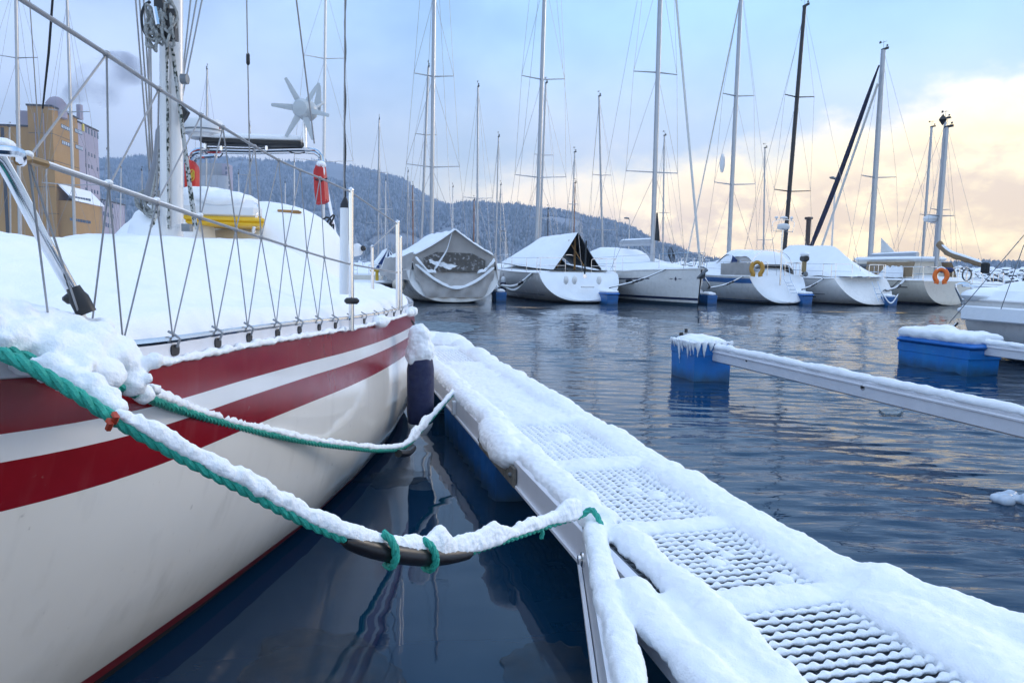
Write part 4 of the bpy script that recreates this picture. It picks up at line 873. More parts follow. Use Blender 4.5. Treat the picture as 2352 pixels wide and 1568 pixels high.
# thick furled sails of the ketch running forward and down to the bow
ktop = MW[b6.name].inverted() @ P(2019, 150, 34.4)
MB().tube(spline([ktop, ktop.lerp(Vector((9.9, 0, 1.5)), .5) + Vector((-.1, 0, -.1)), (9.9, 0, 1.5)], 14), [.03, .07, .09, .1, .1, .11, .11, .12, .12, .12, .12, .1, .07, .04], 8).build('furled_headsail', FURLB, b6)
MB().tube([ktop + Vector((0, 0, -.8)), (8.9, 0, 1.5)], .055, 8).build('furled_staysail', FURL, b6)
MB().prism([Vector((4.15, 0, 2.9)), Vector((4.1, 0, 1.9)), Vector((3.2, 0, 2.2))], (0, -.015, 0), (0, .015, 0)).build('sail_corner', FURL, b6)
# --- boat 7: little open boat beyond the ketch
L7 = PZ(2275, 693, 0); h7 = Hull(7, 2.5, .85, 1.1, .15, .6, .78, .02)
b7 = boat('small white boat with a flat stern at the end of the row', L7, h7); h7.basic(b7, GELF, BLACKP, .05); h7.deck_snow(b7, [(0, 0), (.3, .1), (.5, .45), (.7, .3), (1, 0)], th=.09); h7.rails(b7, .15, .85, 4, .5)
for y_, z_ in ((-.3, .3), (.3, .28), (-.1, .2), (.1, .2)): MB().lathe([(.03, 0), (.03, .02)], (.1 * z_, y_, z_), (-1, 0, 0), 8).build('drain', BLACK, b7)
rig(b7, h7, 3.6, 9.2, [(4.6, .6)], .06, MAST, (.1, 0))

# ------------------------------------------------------------------ floats, fenders and lines of the far row
flo = [(1152, 693, 'between the grey tent yacht and racing yacht'), (1408, 700, 'behind the snowy transom of the racing yacht'), (1637, 700, 'beside the bow of the navy striped yacht'), (1856, 701, 'beside the blue striped yacht'), (2052, 704, 'with a hanging rope, left of the cream ketch')]
FL = []
for k, (u, v, lb_) in enumerate(flo):
    p = PZ(u, v, 0) + ES * .45; FL.append(p); lid = .18 if k in (1, 3) else 0.
    floatbox(p, HEAD, 'blue plastic float ' + lb_, (.8, .42 if lid else .40, .5), .36, lid=lid * .6, snow=.10)
    nm = thing('finger_pontoon', 'thin snowy finger pontoon behind the float ' + lb_, 'pontoon', tuple(p + ES * .5), HEAD, 'finger pontoons of the far berths')
    MB().bbox((4.5, 0, .46), (9, .16, .12), b=.02).build('beam', ALU, nm); snow_on_path(MB(), [(k_ * .5, 0, .52) for k_ in range(19)], .09, .09).build('snow_cap', SNOWF, nm)
def bp_(b_, h_, t, sd=1, dz=.0): return MW[b_.name] @ (h_.pt(t, h_.sh(t), sd) + Vector((0, 0, dz)))
up = Vector((0, 0, .6))
mooring([bp_(b2, h2, .10), (bp_(b2, h2, .10) + FL[0] + up) / 2 - Vector((0, 0, .25)), FL[0] + up], 'pale rope with a damper sagging from the racing yacht to its float', .028, GROPE, damper=(.3, .5))
mooring([bp_(b2, h2, .11) + Vector((0, 0, -.05)), (bp_(b2, h2, .11) + FL[0] + up) / 2 - Vector((0, 0, .42)), FL[0] + up + Vector((.1, 0, 0))], 'lower second rope sagging below the first from racing yacht to float', .028, GROPE)
mooring([bp_(b3, h3, .90, -1), (bp_(b3, h3, .90, -1) + FL[1] + up) / 2 - Vector((0, 0, .08)), FL[1] + up], 'taut dark rope from the navy striped bow down to the left float', .02, damper=(.4, .62))
mooring([bp_(b4, h4, .09), (bp_(b4, h4, .09) + FL[2] + up) / 2 - Vector((0, 0, .08)), FL[2] + up], 'rope from the blue striped yacht quarter to the float on its left', .02, damper=(.25, .5))
mooring([bp_(b3, h3, .985, 1, -.2), bp_(b3, h3, .985, 1, -.6) + Vector((.25, 0, 0)), FL[2] + up], 'dark rope hanging from the bow anchor to the float beside it', .02, damper=(.3, .7))
mooring([bp_(b5, h5, .12), (bp_(b5, h5, .12) + FL[3] + up) / 2 - Vector((0, 0, .06)), FL[3] + up], 'rope from the tarpaulin yacht quarter to the lidded float', .02, damper=(.3, .6))
mooring([bp_(b6, h6, .10), (bp_(b6, h6, .10) + FL[4] + up) / 2 - Vector((0, 0, .1)), FL[4] + up], 'snowy rope from the cream ketch quarter to its blue float', .03, damper=(.25, .45))
mooring([bp_(b6, h6, .13), (bp_(b6, h6, .13) + FL[4] + up) / 2 - Vector((0, 0, .03)), FL[4] + up + Vector((0, .2, 0))], 'thin upper rope from the cream ketch to its blue float', .018, snow=False)
mooring([FL[4] + Vector((-.35, -.35, .55)), FL[4] + Vector((-.1, -.62, .12)), FL[4] + Vector((.25, -.5, .5))], 'loop of rope drooping off the front of a blue float', .02, GROPE)
fender(bp_(b2, h2, .40) + EW * -.16 + Vector((0, 0, -.42)), .62, .13, FENDN, 'dark fender hanging on the racing yacht nearer the stern')
fender(bp_(b2, h2, .58) + EW * -.16 + Vector((0, 0, -.42)), .62, .13, FENDN, 'dark fender on the racing yacht beside the grey tent yacht')
bf = thing('fender', 'round pale ball fender at the stern of the grey tent yacht', 'fender', tuple(bp_(b1, h1, .06) - EW * .22 + Vector((0, 0, -.55))))
MB().ell((0, 0, 0), .24, nu=14, nv=10).build('ball', mat('cream_vinyl', (.62, .55, .44), .5), bf); MB().line((0, 0, .22), (.15, 0, .6), .01, 5).build('lanyard', DROPE, bf)
MB().lathe([(.05, .22), (.05, .28)], (0, 0, 0), n=8).build('eye', BLACK, bf)

# ------------------------------------------------------------------ masts of the boats lying farther back
def backboat(lb_, ut, vt, ub, h_m, spr=(), r=.07, m_=MAST, L_=None, rz=HEAD, wires=True, hullm=GELF, d=None, top=True, canvas=None):
    """boat whose masthead stands at photo pixel (ut, vt) and whose mast foot is at column ub; spr = [(pixel row, half width px)]"""
    q = ray(ut, vt); d = d or (h_m - CAMH) / (q.z / q.y); head = P(ut, vt, d); foot = P(ub, 585, d); foot.z = 1.1; L_ = L_ or max(7, h_m * .72)
    org = foot - Vector((math.cos(rz), math.sin(rz), 0)) * (L_ * .56)
    hb = Hull(L_, L_ * .31, .95, 1.2, .4, .6, .8); rt = boat(lb_, org, hb, rz); hb.basic(rt, hullm); hb.deck_snow(rt, [(0, .05), (.2, .4), (.4, .55), (.62, .35), (.8, .1), (1, 0)], th=.1)
    I = MW[rt.name].inverted(); lh = I @ head; lf = Vector((L_ * .56, 0, 1.1))
    S = []
    for vr, wpx in spr:
        f = (585 - vr) / (585 - vt); z = lf.z + (lh.z - lf.z) * f; S.append((z, wpx / F * d * .97))
    ms, _ = rig(rt, hb, lf.x, lh.z, sorted(S), r * (1 if d < 70 else d / 70), m_, (lf.x - lh.x, lh.y), z0=1.1, stays=wires, wr=.0075 * max(1, d / 45), top=top)
    return rt
BB = [
 ('yacht at the far left edge, tall mast out of the picture', 36, -60, 46, 17, [(122, 46), (352, 60)], .10, MAST),
 ('yacht whose thin mast stands before the ochre tower', 154, -4, 173, 15, [(242, 43), (404, 60)], .08, MAST),
 ('small yacht with a short mast left of the ochre mill annex', 106, 388, 110, 9, [(400, 0.1)], .06, MAST),
 ('yacht with a short mast over the side wing of the mill', 22, 292, 24, 12, [(330, 26)], .06, MAST),
 ('yacht with a mast right of the grey mill wing', 247, 344, 254, 12, [(430, 14)], .06, MAST),
 ('little yacht with a low mast before the snowy shed', 278, 385, 275, 10, [(450, 10)], .05, MASTW),
 ('little yacht with a low mast left of the big white mast', 326, 392, 326, 10, [(440, 10)], .05, MAST),
 ('yacht whose mast rises behind the radar dome', 476, 160, 470, 15, [(300, 22), (410, 26)], .075, MAST),
 ('yacht whose mast rises behind the solar panel', 574, 290, 570, 12, [(392, 22)], .06, MAST),
 ('yacht with a tall mast behind the wind turbine', 748, -40, 741, 17, [(122, 45), (346, 66)], .085, MASTW),
 ('yacht with a slim mast just right of the red rescue bag', 871, 275, 868, 13, [(384, 19), (490, 29)], .07, MAST),
 ('little yacht with a thin mast below the hillside left of the tent yacht', 886, 415, 884, 9, [(470, 16)], .05, MASTW),
 ('little yacht with the mast over the falling ridge line', 937, 395, 935, 10, [(436, 8)], .05, MAST),
 ('wooden boat with a thin varnished mast left of the tent yacht', 948, 428, 949, 8, [], .05, WOODM),
 ('yacht with the mast crossing just left of the tall tent yacht mast', 984, 155, 965, 13, [(296, 25), (437, 33)], .075, MAST),
 ('yacht with a slim mast right of the tent yacht', 1098, 200, 1096, 13, [(432, 35)], .07, MAST),
 ('boat with a short varnished mast behind the grey tent', 1089, 460, 1088, 7, [], .05, WOODM),
 ('yacht with a mid height mast above the saddle of the hills', 1145, 315, 1138, 11, [(484, 18)], .055, MAST),
 ('little yacht with a short mast between the two hills', 1150, 425, 1149, 9, [(500, 10)], .05, MAST),
 ('yacht with a mast close behind the racing yacht mast', 1254, 192, 1238, 13, [(340, 23), (472, 30)], .07, MAST),
 ('yacht with a stub mast behind the racing yacht tent', 1259, 480, 1258, 7, [], .05, MASTB),
 ('yacht with a mast leaning beside the varnished mast', 1320, 350, 1311, 10, [(452, 13)], .055, MAST),
 ('wooden boat with an orange brown mast above the racing yacht', 1321, 420, 1317, 9, [], .05, WOODM),
 ('yacht with a mast carrying low spreaders behind the racing yacht stern', 1376, 222, 1386, 13, [(383, 23), (497, 32)], .07, MAST),
 ('yacht with a slim mast right of the navy striped yacht mast', 1526, 312, 1523, 12, [(465, 16)], .06, MAST),
 ('yacht with a thin mast left of the black mast', 1757, 340, 1755, 12, [(519, 20)], .06, MAST),
 ('yacht with a bare mast between the ketch masts', 2140, 292, 2119, 11, [(463, 20)], .075, MAST),
]
for i_, a in enumerate(BB):
    rt = backboat(*a)
    if i_ == 0:
        MB().tube([P(123, -30, 30) + (P(123, -30, 30) - P(98, 250, 31)) * .9, P(123, -30, 30), P(112, 120, 30.5), P(98, 250, 31)], [.03, .045, .05, .035], 8).build('furled_headsail', CANVD, rt, True); MB().line(P(98, 250, 31), P(74, 450, 32), .02, 6).build('forestay', GROPE, rt, True); MB().line(P(66, -30, 29) + (P(66, -30, 29) - P(90, 330, 30)) * .6, P(90, 330, 30), .02, 6).build('inner_stay', WIRE, rt, True)
for lb_, ut, vt, ub in (('small yacht with a hairline mast over the left hillside', 655, 420, 654), ('small yacht with a hairline mast left of the rescue bag', 676, 372, 676), ('small yacht with a hairline mast under the arch', 548, 400, 549), ('small yacht with a hairline mast right of the gable post', 1040, 430, 1040)):
    backboat(lb_, ut, vt, ub, 9, [(470, 8)], .05, MASTW, wires=False)
# small boat under a blue and white striped cover in the gap left of the tent yacht
p = PZ(892, 668, 0); hs_ = Hull(6.5, 2.3, .9, 1.15, .3, .5, .8); bs = boat('small white boat under a blue cover striped with snow', p, hs_); hs_.basic(bs); hs_.deck_snow(bs, [(0, 0), (.3, .2), (1, 0)])
for sd in (1, -1):
    vs_, fs = quadgrid(Vector((.1, 0, 2.25)), Vector((4.2, 0, 2.2)), Vector((4.4, sd * 1.0, 1.1)), Vector((-.1, sd * 1.05, 1.05)), 12, 6, lambda s_, t_: Vector((0, 0, -.1 * math.sin(math.pi * t_)))); MB().add(vs_, fs).build('cover_side', SNOWF, bs)
for k in range(7):
    q0, q1 = -1 + 2 * k / 7, -1 + 2 * (k + 1) / 7; MB().prism([Vector((.08, 0, 2.2)), Vector((-.12, q0 * 1.0, 1.12)), Vector((-.12, q1 * 1.0, 1.12))], (0, 0, 0), (-.02, 0, 0)).build('cover_gore', CANVB if k % 2 else SNOWF, bs)
p = PZ(835, 672, 0); hw_ = Hull(6, 2.2, .85, 1.1, .3); bw = boat('low open boat beyond the stern of the left yacht', p, hw_); hw_.basic(bw, GELC); hw_.deck_snow(bw, [(0, 0), (.5, .35), (1, 0)]); hw_.rails(bw, .1, .8, 4, .5)
wk = thing('walkway_pontoon', 'snow covered walkway pontoon left of the grey tent yacht', 'pontoon', tuple(P(845, 660, 31).xy) + (0,), AX)
MB().bbox((-6, 0, .35), (17, 1.6, .4), b=.05).build('deck', BLACKP, wk); o = MB().bbox((-6, 0, .62), (17, 1.6, .16), b=.07).build('snow_cap', SNOWF, wk)
yp = thing('yellow_post', 'short yellow post on the snowy walkway', 'post', tuple(P(866, 655, 30.6).xy) + (.6,)); MB().bbox((0, 0, .22), (.12, .12, .5), b=.02).build('upright', YELPOST, yp); MB().bbox((-.1, 0, .5), (.36, .12, .08), b=.02).build('cross_arm', YELPOST, yp)
# lamps and a stack on the far side
def lamp(u, vt, hgt, lb_, snow=True):
    q = ray(u, vt); d = (hgt - CAMH) / (q.z / q.y); p = P(u, vt, d); r = thing('street_lamp', lb_, 'lamp', (p.x, p.y, .5), 0)
    MB().tube([(0, 0, 0), (0, 0, hgt - .5)], [.1, .06], 8).build('pole', MASTW, r); MB().bar((0, 0, hgt - .55), (-.3, -.3, hgt - .45), .08, .06).build('bracket', GALV, r); MB().bbox((-.45, -.45, hgt - .42), (.75, .4, .2), R_(45), b=.07).build('lamp_head', GALV, r)
lamp(1919, 412, 10, 'street lamp on a white pole beside the furled ketch sail'); lamp(1446, 503, 8, 'street lamp before the foot of the middle hill'); lamp(1161, 532, 7, 'low lamp with a reddish head behind the racing yacht')
q = ray(1858, 496); d = (10 - CAMH) / (q.z / q.y); p = P(1858, 496, d); cs = thing('ladder_stack', 'brown steel stack with a ladder right of the black mast', 'chimney', (p.x, p.y, 0))
MB().lathe([(.55, 0), (.5, .3), (.38, .9), (.36, 9.4), (.62, 9.5), (.62, 9.8), (.3, 9.85)], (0, 0, 0), n=14).build('shaft', mat('rust_steel', (.09, .05, .035), .7, var=.3), cs)
mb = MB()
for x_ in (-.22, .0): mb.line((x_ - .15, -.5, .5), (x_ - .15, -.5, 9.6), .02, 4)
for k in range(22): mb.line((-.37, -.5, .7 + .4 * k), (-.15, -.5, .7 + .4 * k), .018, 4)
mb.build('ladder', BLACK, cs)

# ================================================================== THE YACHT ALONGSIDE (left)
BT, ST = Vector((-1.55, .0, 0)), Vector((-2.65, 8.7, 0)); AXD = (ST - BT).normalized(); AXN = Vector((AXD.y, -AXD.x, 0))   # towards the stern; towards us
def mir(p): q = p - BT; k = q.dot(AXN); return p - AXN * (2 * k)
fy = thing('sailing_yacht', 'large white yacht with two red stripes and snowy deck alongside at left', 'sailboat', (-2.1, 4.35, 0))
GUNP = [(0, 872, 1.40), (330, 838, 1.8), (560, 795, 2.4), (700, 770, 3.0), (800, 755, 3.7), (880, 738, 4.6), (935, 720, 5.6)]
gun_pts = [Vector((-1.55, .0, 1.20)), Vector((-1.33, .45, 1.16)), Vector((-1.12, .95, 1.12))] + [P(*g) for g in GUNP] + [Vector((-.845, 6.3, .93)), Vector((-.95, 7.0, .935)), Vector((-1.16, 7.8, .95)), Vector((-1.45, 8.55, .97))]
GUN = spline(gun_pts, 90); GY_ = [p.y for p in GUN]
def gun(y): return Vector((interp(y, GY_, [p.x for p in GUN]), y, interp(y, GY_, [p.z for p in GUN])))
def gun_u(u):            # point of the gunwale seen in photo column u
    lo, hi = 1.0, 6.2
    for _ in range(40):
        md = (lo + hi) / 2; g_ = gun(md); q = CAMR.transposed() @ (g_ - Vector((0, 0, CAMH))); uu = CX + F * q.x / -q.z
        if uu < u: lo = md
        else: hi = md
    return gun((lo + hi) / 2)
def gnor(y): a = gun(min(y + .15, 8.5)) - gun(max(y - .15, .05)); return Vector((a.y, -a.x, 0)).normalized()
wlp = [(.5, -1.62), (.9, -1.52), (1.5, -1.40), (2.13, -1.27), (2.62, -1.18), (3.47, -1.05), (4.32, -.975), (5.2, -.95), (6.0, -.98), (6.9, -1.10), (7.8, -1.34), (8.4, -1.6)]
stations = []
for g_ in GUN:
    yw = .5 + g_.y * 7.9 / 8.55; Wp = Vector((interp(yw, [a[0] for a in wlp], [a[1] for a in wlp]), yw, .0)); n_ = gnor(g_.y); f = ss(g_.y, .8, 3.6)
    c1 = g_ + n_ * (.005 + .03 * f) + Vector((0, (Wp.y - g_.y) * .3, -.40 * g_.z)); c2 = Wp + n_ * (.02 + .20 * f) + Vector((0, 0, .08 + .08 * f)); sec = []
    for k in range(61):
        t = k / 60; sec.append(g_ * (1 - t) ** 3 + c1 * 3 * t * (1 - t) ** 2 + c2 * 3 * t * t * (1 - t) + Wp * t ** 3)
    stations.append((sec, n_))
def resamp(sec, pos):
    d = [0.]
    for a, b_ in zip(sec, sec[1:]): d.append(d[-1] + (b_ - a).length)
    T = d[-1]; out = []
    for q in pos(T):
        k = min(max(np.searchsorted(d, q) - 1, 0), len(sec) - 2); f = (q - d[k]) / max(d[k + 1] - d[k], 1e-9); out.append(sec[k].lerp(sec[k + 1], f))
    return out
bands = [('sheer_stripe', RED, lambda T: [0, .04, .08, .115]), ('white_stripe', WSTR, lambda T: [.115, .145, .178]), ('lower_stripe', RED, lambda T: [.178, .22, .26, .295]),
         ('topsides', GEL, lambda T: list(np.linspace(.295, T - .115, 22))), ('boot_stripe', BOOT, lambda T: [T - .115, T - .085, T - .055]), ('waterline_band', BLACKP, lambda T: [T - .055, T - .02, T])]
for nm, m_, ps in bands:
    mb = MB(); A_ = [resamp(s_, ps) for s_, _ in stations]; mb.loft(A_)
    mb.loft([[mir(p) for p in s_][::-1] for s_ in A_]); mb.build(nm, m_, fy, True)
mb = MB(); low = [[s_[-1], s_[-1] - n_ * .12 + Vector((0, 0, -.12)), s_[-1] - n_ * .5 + Vector((0, 0, -.35))] for s_, n_ in stations]; mb.loft(low); mb.loft([[mir(p) for p in s_][::-1] for s_ in low]); mb.build('bottom', BLACKP, fy, True)
tr = stations[-1][0]; tp = tr + [mir(p) for p in tr][::-1]; mb = MB(); n = len(tp); c_ = sum(tp, Vector()) / n; mb.add(tp + [c_], [(k, (k + 1) % n, n) for k in range(n)]); mb.build('transom', GEL, fy, True)
# toe rail with scuppers
up_ = Vector((0, 0, 1)); ysr = [y for y in GY_ if .3 < y < 8.5]
for sd in (0, 1):
    f_ = (lambda p: p) if not sd else mir
    secs = [[f_(gun(y) + gnor(y) * a + up_ * z) for a, z in ((-.004, .001), (-.006, .048), (-.020, .048), (-.022, .001))] for y in ysr]
    MB().loft([s_ if not sd else s_[::-1] for s_ in secs], True, True).build('toe_rail', ALU, fy, True, angle=30)
    MB().tube([f_(gun(y) - gnor(y) * .013 + up_ * .052) for y in ysr], .0105, 8).build('rail_cap', STEEL, fy, True)
RINGU = [130, 215, 292, 405, 503, 575, 640, 690, 735, 772, 806, 838, 866, 888, 906, 922]
ring_pts = []
for u in RINGU:
    g_ = gun_u(u); n_ = gnor(g_.y); t_ = Vector((-n_.y, n_.x, 0)); c = g_ - n_ * .004 + up_ * .025; poly = []
    for k in range(12): a = k * math.pi / 6; poly.append(c + t_ * (.021 * math.copysign(abs(math.cos(a)) ** .7, math.cos(a))) + up_ * (.0155 * math.copysign(abs(math.sin(a)) ** .7, math.sin(a))))
    MB().prism(poly, n_ * -.002, n_ * .0035).build('scupper', BLACK, fy, True)
    ring_pts.append(g_ - n_ * .008 + up_ * .058)
    if u > 280: MB().tube([c + n_ * .007 + up_ * .008, c + n_ * .016 + up_ * .03, g_ + n_ * .004 + up_ * .062, g_ - n_ * .02 + up_ * .075], .0035, 6).build('lashing', WIREC, fy, True)
# snow caught along the strake under the rail
mb = MB(); ys2 = np.linspace(1.55, 6.1, 240)
snow_on_path(mb, [gun(y) + gnor(y) * .006 + up_ * (-.004 + .004 * nz(y * 9)) for y in ys2], [max(.012 + .012 * nz(y * 14, 2) + .006 * nz(y * 40), .004) for y in ys2], [max(.018 + .016 * nz(y * 11, 5), .004) for y in ys2], n=8, seed=2.)
for y, r in ((4.35, .045), (4.42, .05), (4.5, .04), (5.55, .04), (5.75, .05)): mb.ell(gun(y) + gnor(y) * .02 + up_ * .01, r, r * 1.4, r * .8, 10, 7)
o = mb.build('strake_snow', SNOW, fy, True); snowify(o, .006, 2, .012, .04, .006, .012)
# deck under a deep blanket of snow
ny_, nw_ = 170, 76; vs_ = []
for i in range(ny_ + 1):
    y = .25 + (8.45 - .25) * i / ny_; g_ = gun(y); n_ = gnor(y); p0 = g_ - n_ * .03; p1 = mir(p0); wd = (p1 - p0).length
    A = interp(y, [0, .8, 1.4, 2.2, 3.0, 4.2, 5.0, 5.7, 6.6, 8.5], [.06, .08, .13, .19, .27, .37, .41, .26, .12, .10])
    for j in range(nw_ + 1):
        q = j / nw_; q = .5 - .5 * math.copysign(abs(1 - 2 * q) ** .75, 1 - 2 * q); p = p0.lerp(p1, q); e = min(q, 1 - q) * wd
        wob = .55 + .45 * nz(y * 2.2, 1.0)
        ed = math.sqrt(min(e / (.045 + .03 * wob), 1)) * (.085 + .045 * wob) if j not in (0, nw_) else -.03
        z = g_.z + .005 + ed + A * ss(e, .02, 1.0 + .25 * nz(y * .6, 3.)) ** .85 + (.022 * fbm(p.x * 2.1, p.y * 2.1, 1.) + .045 * fbm(p.x * .8, p.y * .7, 5.)) * min(e / .25, 1)
        vs_.append((p.x, p.y, z))
n = nw_ + 1; o = MB().add(vs_, [(i * n + j, i * n + j + 1, (i + 1) * n + j + 1, (i + 1) * n + j) for i in range(ny_) for j in range(nw_)]).build('deck_snow', SNOW, fy, True)
sb = o.modifiers.new('sub', 'SUBSURF'); sb.levels = 1; sb.render_levels = 1
for s1, d1 in ((.10, .012), (.03, .006)):
    q = o.modifiers.new('lumps', 'DISPLACE'); q.texture = dsp_tex('snow_%g' % s1, s1); q.texture_coords = 'GLOBAL'; q.strength = d1; q.mid_level = .5
# cockpit tent under snow
def axp(y): return BT + AXD * ((y - BT.y) / AXD.y)
secs = []
for i in range(25):
    f = i / 24; y = 5.35 + 2.2 * f; c = axp(y); ht = interp(f, [0, .05, .14, .3, .5, .75, .92, 1], [1.30, 1.48, 1.68, 1.80, 1.84, 1.78, 1.62, 1.2]); wd = interp(f, [0, .2, .6, 1], [.72, .84, .90, .80]); sec = []
    for j in range(27):
        th = math.pi * j / 26; x = math.copysign(abs(math.cos(th)) ** .62, math.cos(th)) * wd; z = 1.0 + (ht - 1.0) * max(math.sin(th), 0) ** .55; sec.append(c + AXN * x + up_ * (z + .02 * fbm(x * 2, y * 2, 6)))
    secs.append(sec)
o = MB().loft(secs, False, False).build('cockpit_tent_snow', SNOW, fy, True)
for s1, d1 in ((.10, .02), (.03, .008)):
    q = o.modifiers.new('lumps', 'DISPLACE'); q.texture = dsp_tex('snow_%g' % s1, s1); q.texture_coords = 'GLOBAL'; q.strength = d1; q.mid_level = .5
MB().tube(spline([P(638, 484, 5.9), P(690, 487, 6.0), P(668, 492, 5.95)], 8), .012, 6).build('tent_batten', WOOD, fy, True)
# yellow and white canister on the coachroof
A0, A1 = P(372, 505, 5.0), P(578, 505, 5.2); cx_ = (A0 + A1) / 2; cz0, cz1 = P(500, 523, 5.1).z, P(500, 458, 5.1).z; wdt = (A1 - A0).length; ang = math.atan2((A1 - A0).y, (A1 - A0).x)
can = MB().bbox((cx_.x, cx_.y + .2, (cz0 * .4 + cz1 * .6)), (wdt, .5, (cz1 - cz0) * .9), ang, b=.06).build('raft_canister', WHITEP, fy, True)
for zz, hh in ((.30, .016), (.16, .010)): MB().bbox((cx_.x, cx_.y + .2, cz0 + (cz1 - cz0) * zz + .0), (wdt + .03, .53, hh + .02), ang, b=.012).build('yellow_band', YEL, can, True)
MB().tube(spline([A1 + Vector((.01, .0, -.09)), A1 + Vector((.035, -.02, .02)), A1 + Vector((.025, .02, .10)), A1 + Vector((-.02, .1, .11))], 12), .014, 8).build('grab_rail', STEEL, fy, True)
mb = MB().ell((cx_.x, cx_.y + .2, cz1 - .005), wdt * .50, .27, .085, 20, 10); mb.ell((cx_.x - .1, cx_.y + .2, cz1 + .0), wdt * .40, .25, .105, 20, 10); o = mb.build('canister_snow', SNOW, fy, True); snowify(o, .016, 4, .03, .1, .008, .03)
mb = MB().ell(P(350, 510, 4.9) + Vector((0, .3, -.1)), .26, .4, .28, 16, 10); o = mb.build('coachroof_snow', SNOW, fy, True); snowify(o, .02, 4, .03, .1, .008, .03)
# mast
mfoot, mtop = P(393, 527, 4.6), P(392, -40, 4.62); mtop = mfoot + (mtop - mfoot) * 5.2
mst = MB().tube([mfoot - up_ * .15, mtop], .055, 18, sx=1.0, sy=1.25).build('mast', MASTW, fy, True)
MB().tube([mfoot + Vector((.012, -.062, 0)), mtop + Vector((.012, -.062, 0))], .009, 6).build('sail_track', STEEL, mst, True)
MB().box(P(430, 523, 4.55), (.05, .05, .045)).build('mast_collar', GALV, mst, True)
def ext(a, b_, k): return a + (a - b_) * k      # carry a stay on upwards, out of the picture
def lines(name, par, segs, r, m_, n=6):
    for a, b_ in segs: MB().line(a, b_, r, n).build(name, m_, par, True)
for (a, b_) in (((310, -20, 4.7), (345, 420, 4.9)), ((319, -20, 4.75), (352, 430, 4.95)), ((329, -20, 4.8), (356, 440, 5.0)), ((342, -20, 4.9), (343, 470, 4.9)), ((346, 90, 5.1), (350, 455, 5.1)), ((440, -20, 4.9), (417, 195, 4.8)), ((455, -20, 5.0), (420, 180, 4.9)), ((468, -20, 5.1), (419, 222, 4.9)), ((366, -10, 4.5), (372, 60, 4.5))):
    MB().line(ext(P(*a), P(*b_), 4. if a[1] < 0 and b_[1] > 300 else 8. if a[1] < 0 and b_[1] > 100 else 0.), P(*b_), .0052, 6).build('shroud', WIRE, fy, True)
MB().line(P(383, 100, 4.5), P(388, 525, 4.52), .008, 6).build('halyard', FROPE, fy, True)
for a, b_ in (((398, 120, 4.5), (452, 527, 4.35)), ((395, 110, 4.5), (446, 520, 4.4))): MB().tube(sag(P(*a), P(*b_), .02), .008, 6).build('halyard', FROPE, fy, True)
for k, (a, b_) in enumerate((((368, 345, 4.75), (352, 515, 4.5)), ((362, 380, 4.7), (343, 470, 4.6)), ((366, 470, 4.5), (347, 520, 4.4)), ((372, 300, 4.8), (340, 455, 4.9)))): MB().tube(sag(P(*a), P(*b_), .01), .0095, 6).build('sheet', FROPE if k % 2 == 0 else GROPE, fy, True)
MB().tube(spline([P(371, 290, 4.8), P(364, 360, 4.8), P(350, 420, 4.8), P(338, 462, 4.8)], 16), [.02] + [.032] * 14 + [.02], 10).build('stowed_pole', mat('pole_grey', (.22, .23, .26), .5, var=.1), fy, True)
mb = MB()
for k in range(7):
    c = P(334 + 3.5 * k, 462 + 6 * (k % 3), 4.85); mb.tube([c + Vector((.05 * math.cos(a * .6), .03 * math.sin(a * .9 + k), .07 * math.sin(a * .6))) for a in range(13)], .009, 5)
mb.build('rope_bundle', GROPE, fy, True)
# tangle of halyards hung high on the mast
mb = MB(); tc_ = P(381, 62, 4.45); random.seed(11)
for k in range(17):
    ox, oz = random.uniform(-.07, .05), random.uniform(-.06, .06); ln = random.uniform(.04, .10); a0 = random.uniform(-.4, .4)
    mb.tube([tc_ + Vector((ox + .03 * math.sin(a * .524 + a0), -.05 + .03 * math.cos(a * .524 * 2 + k), oz - .02 + ln * math.cos(a * .524))) for a in range(13)], .0085, 5)
mb.build('halyard_tangle', GROPE, fy, True)
MB().tube([tc_ + Vector((-.075 + .055 * math.cos(R_(a)), -.02, .03 + .10 * math.sin(R_(a)))) for a in range(90, 290, 12)], .008, 6).build('halyard_loop', DROPE, fy, True)
mb = MB().box(tc_ + Vector((.04, -.03, .0)), (.07, .05, .17)); mb.box(tc_ + Vector((-.01, -.04, .1)), (.05, .05, .07)); mb.build('rope_clutch', BLACK, fy, True)
MB().tube([tc_ + Vector((-.02, -.08, .08)), tc_ + Vector((.0, -.09, -.02))], .016, 8).build('shackle', STEEL, fy, True)
mb = MB().lathe([(.008, -.02), (.03, -.018), (.03, .018), (.008, .02)], P(424, 182, 4.5), (1, 0, 0), 14); mb.build('rope_block', GALV, fy, True)
a = P(417, 235, 4.55); MB().prism([a, P(417, 285, 4.55), P(427, 272, 4.55), P(434, 258, 4.55), P(422, 245, 4.55)], (0, -.02, 0), (0, .02, 0)).build('radar_wedge', BLACK, fy, True)
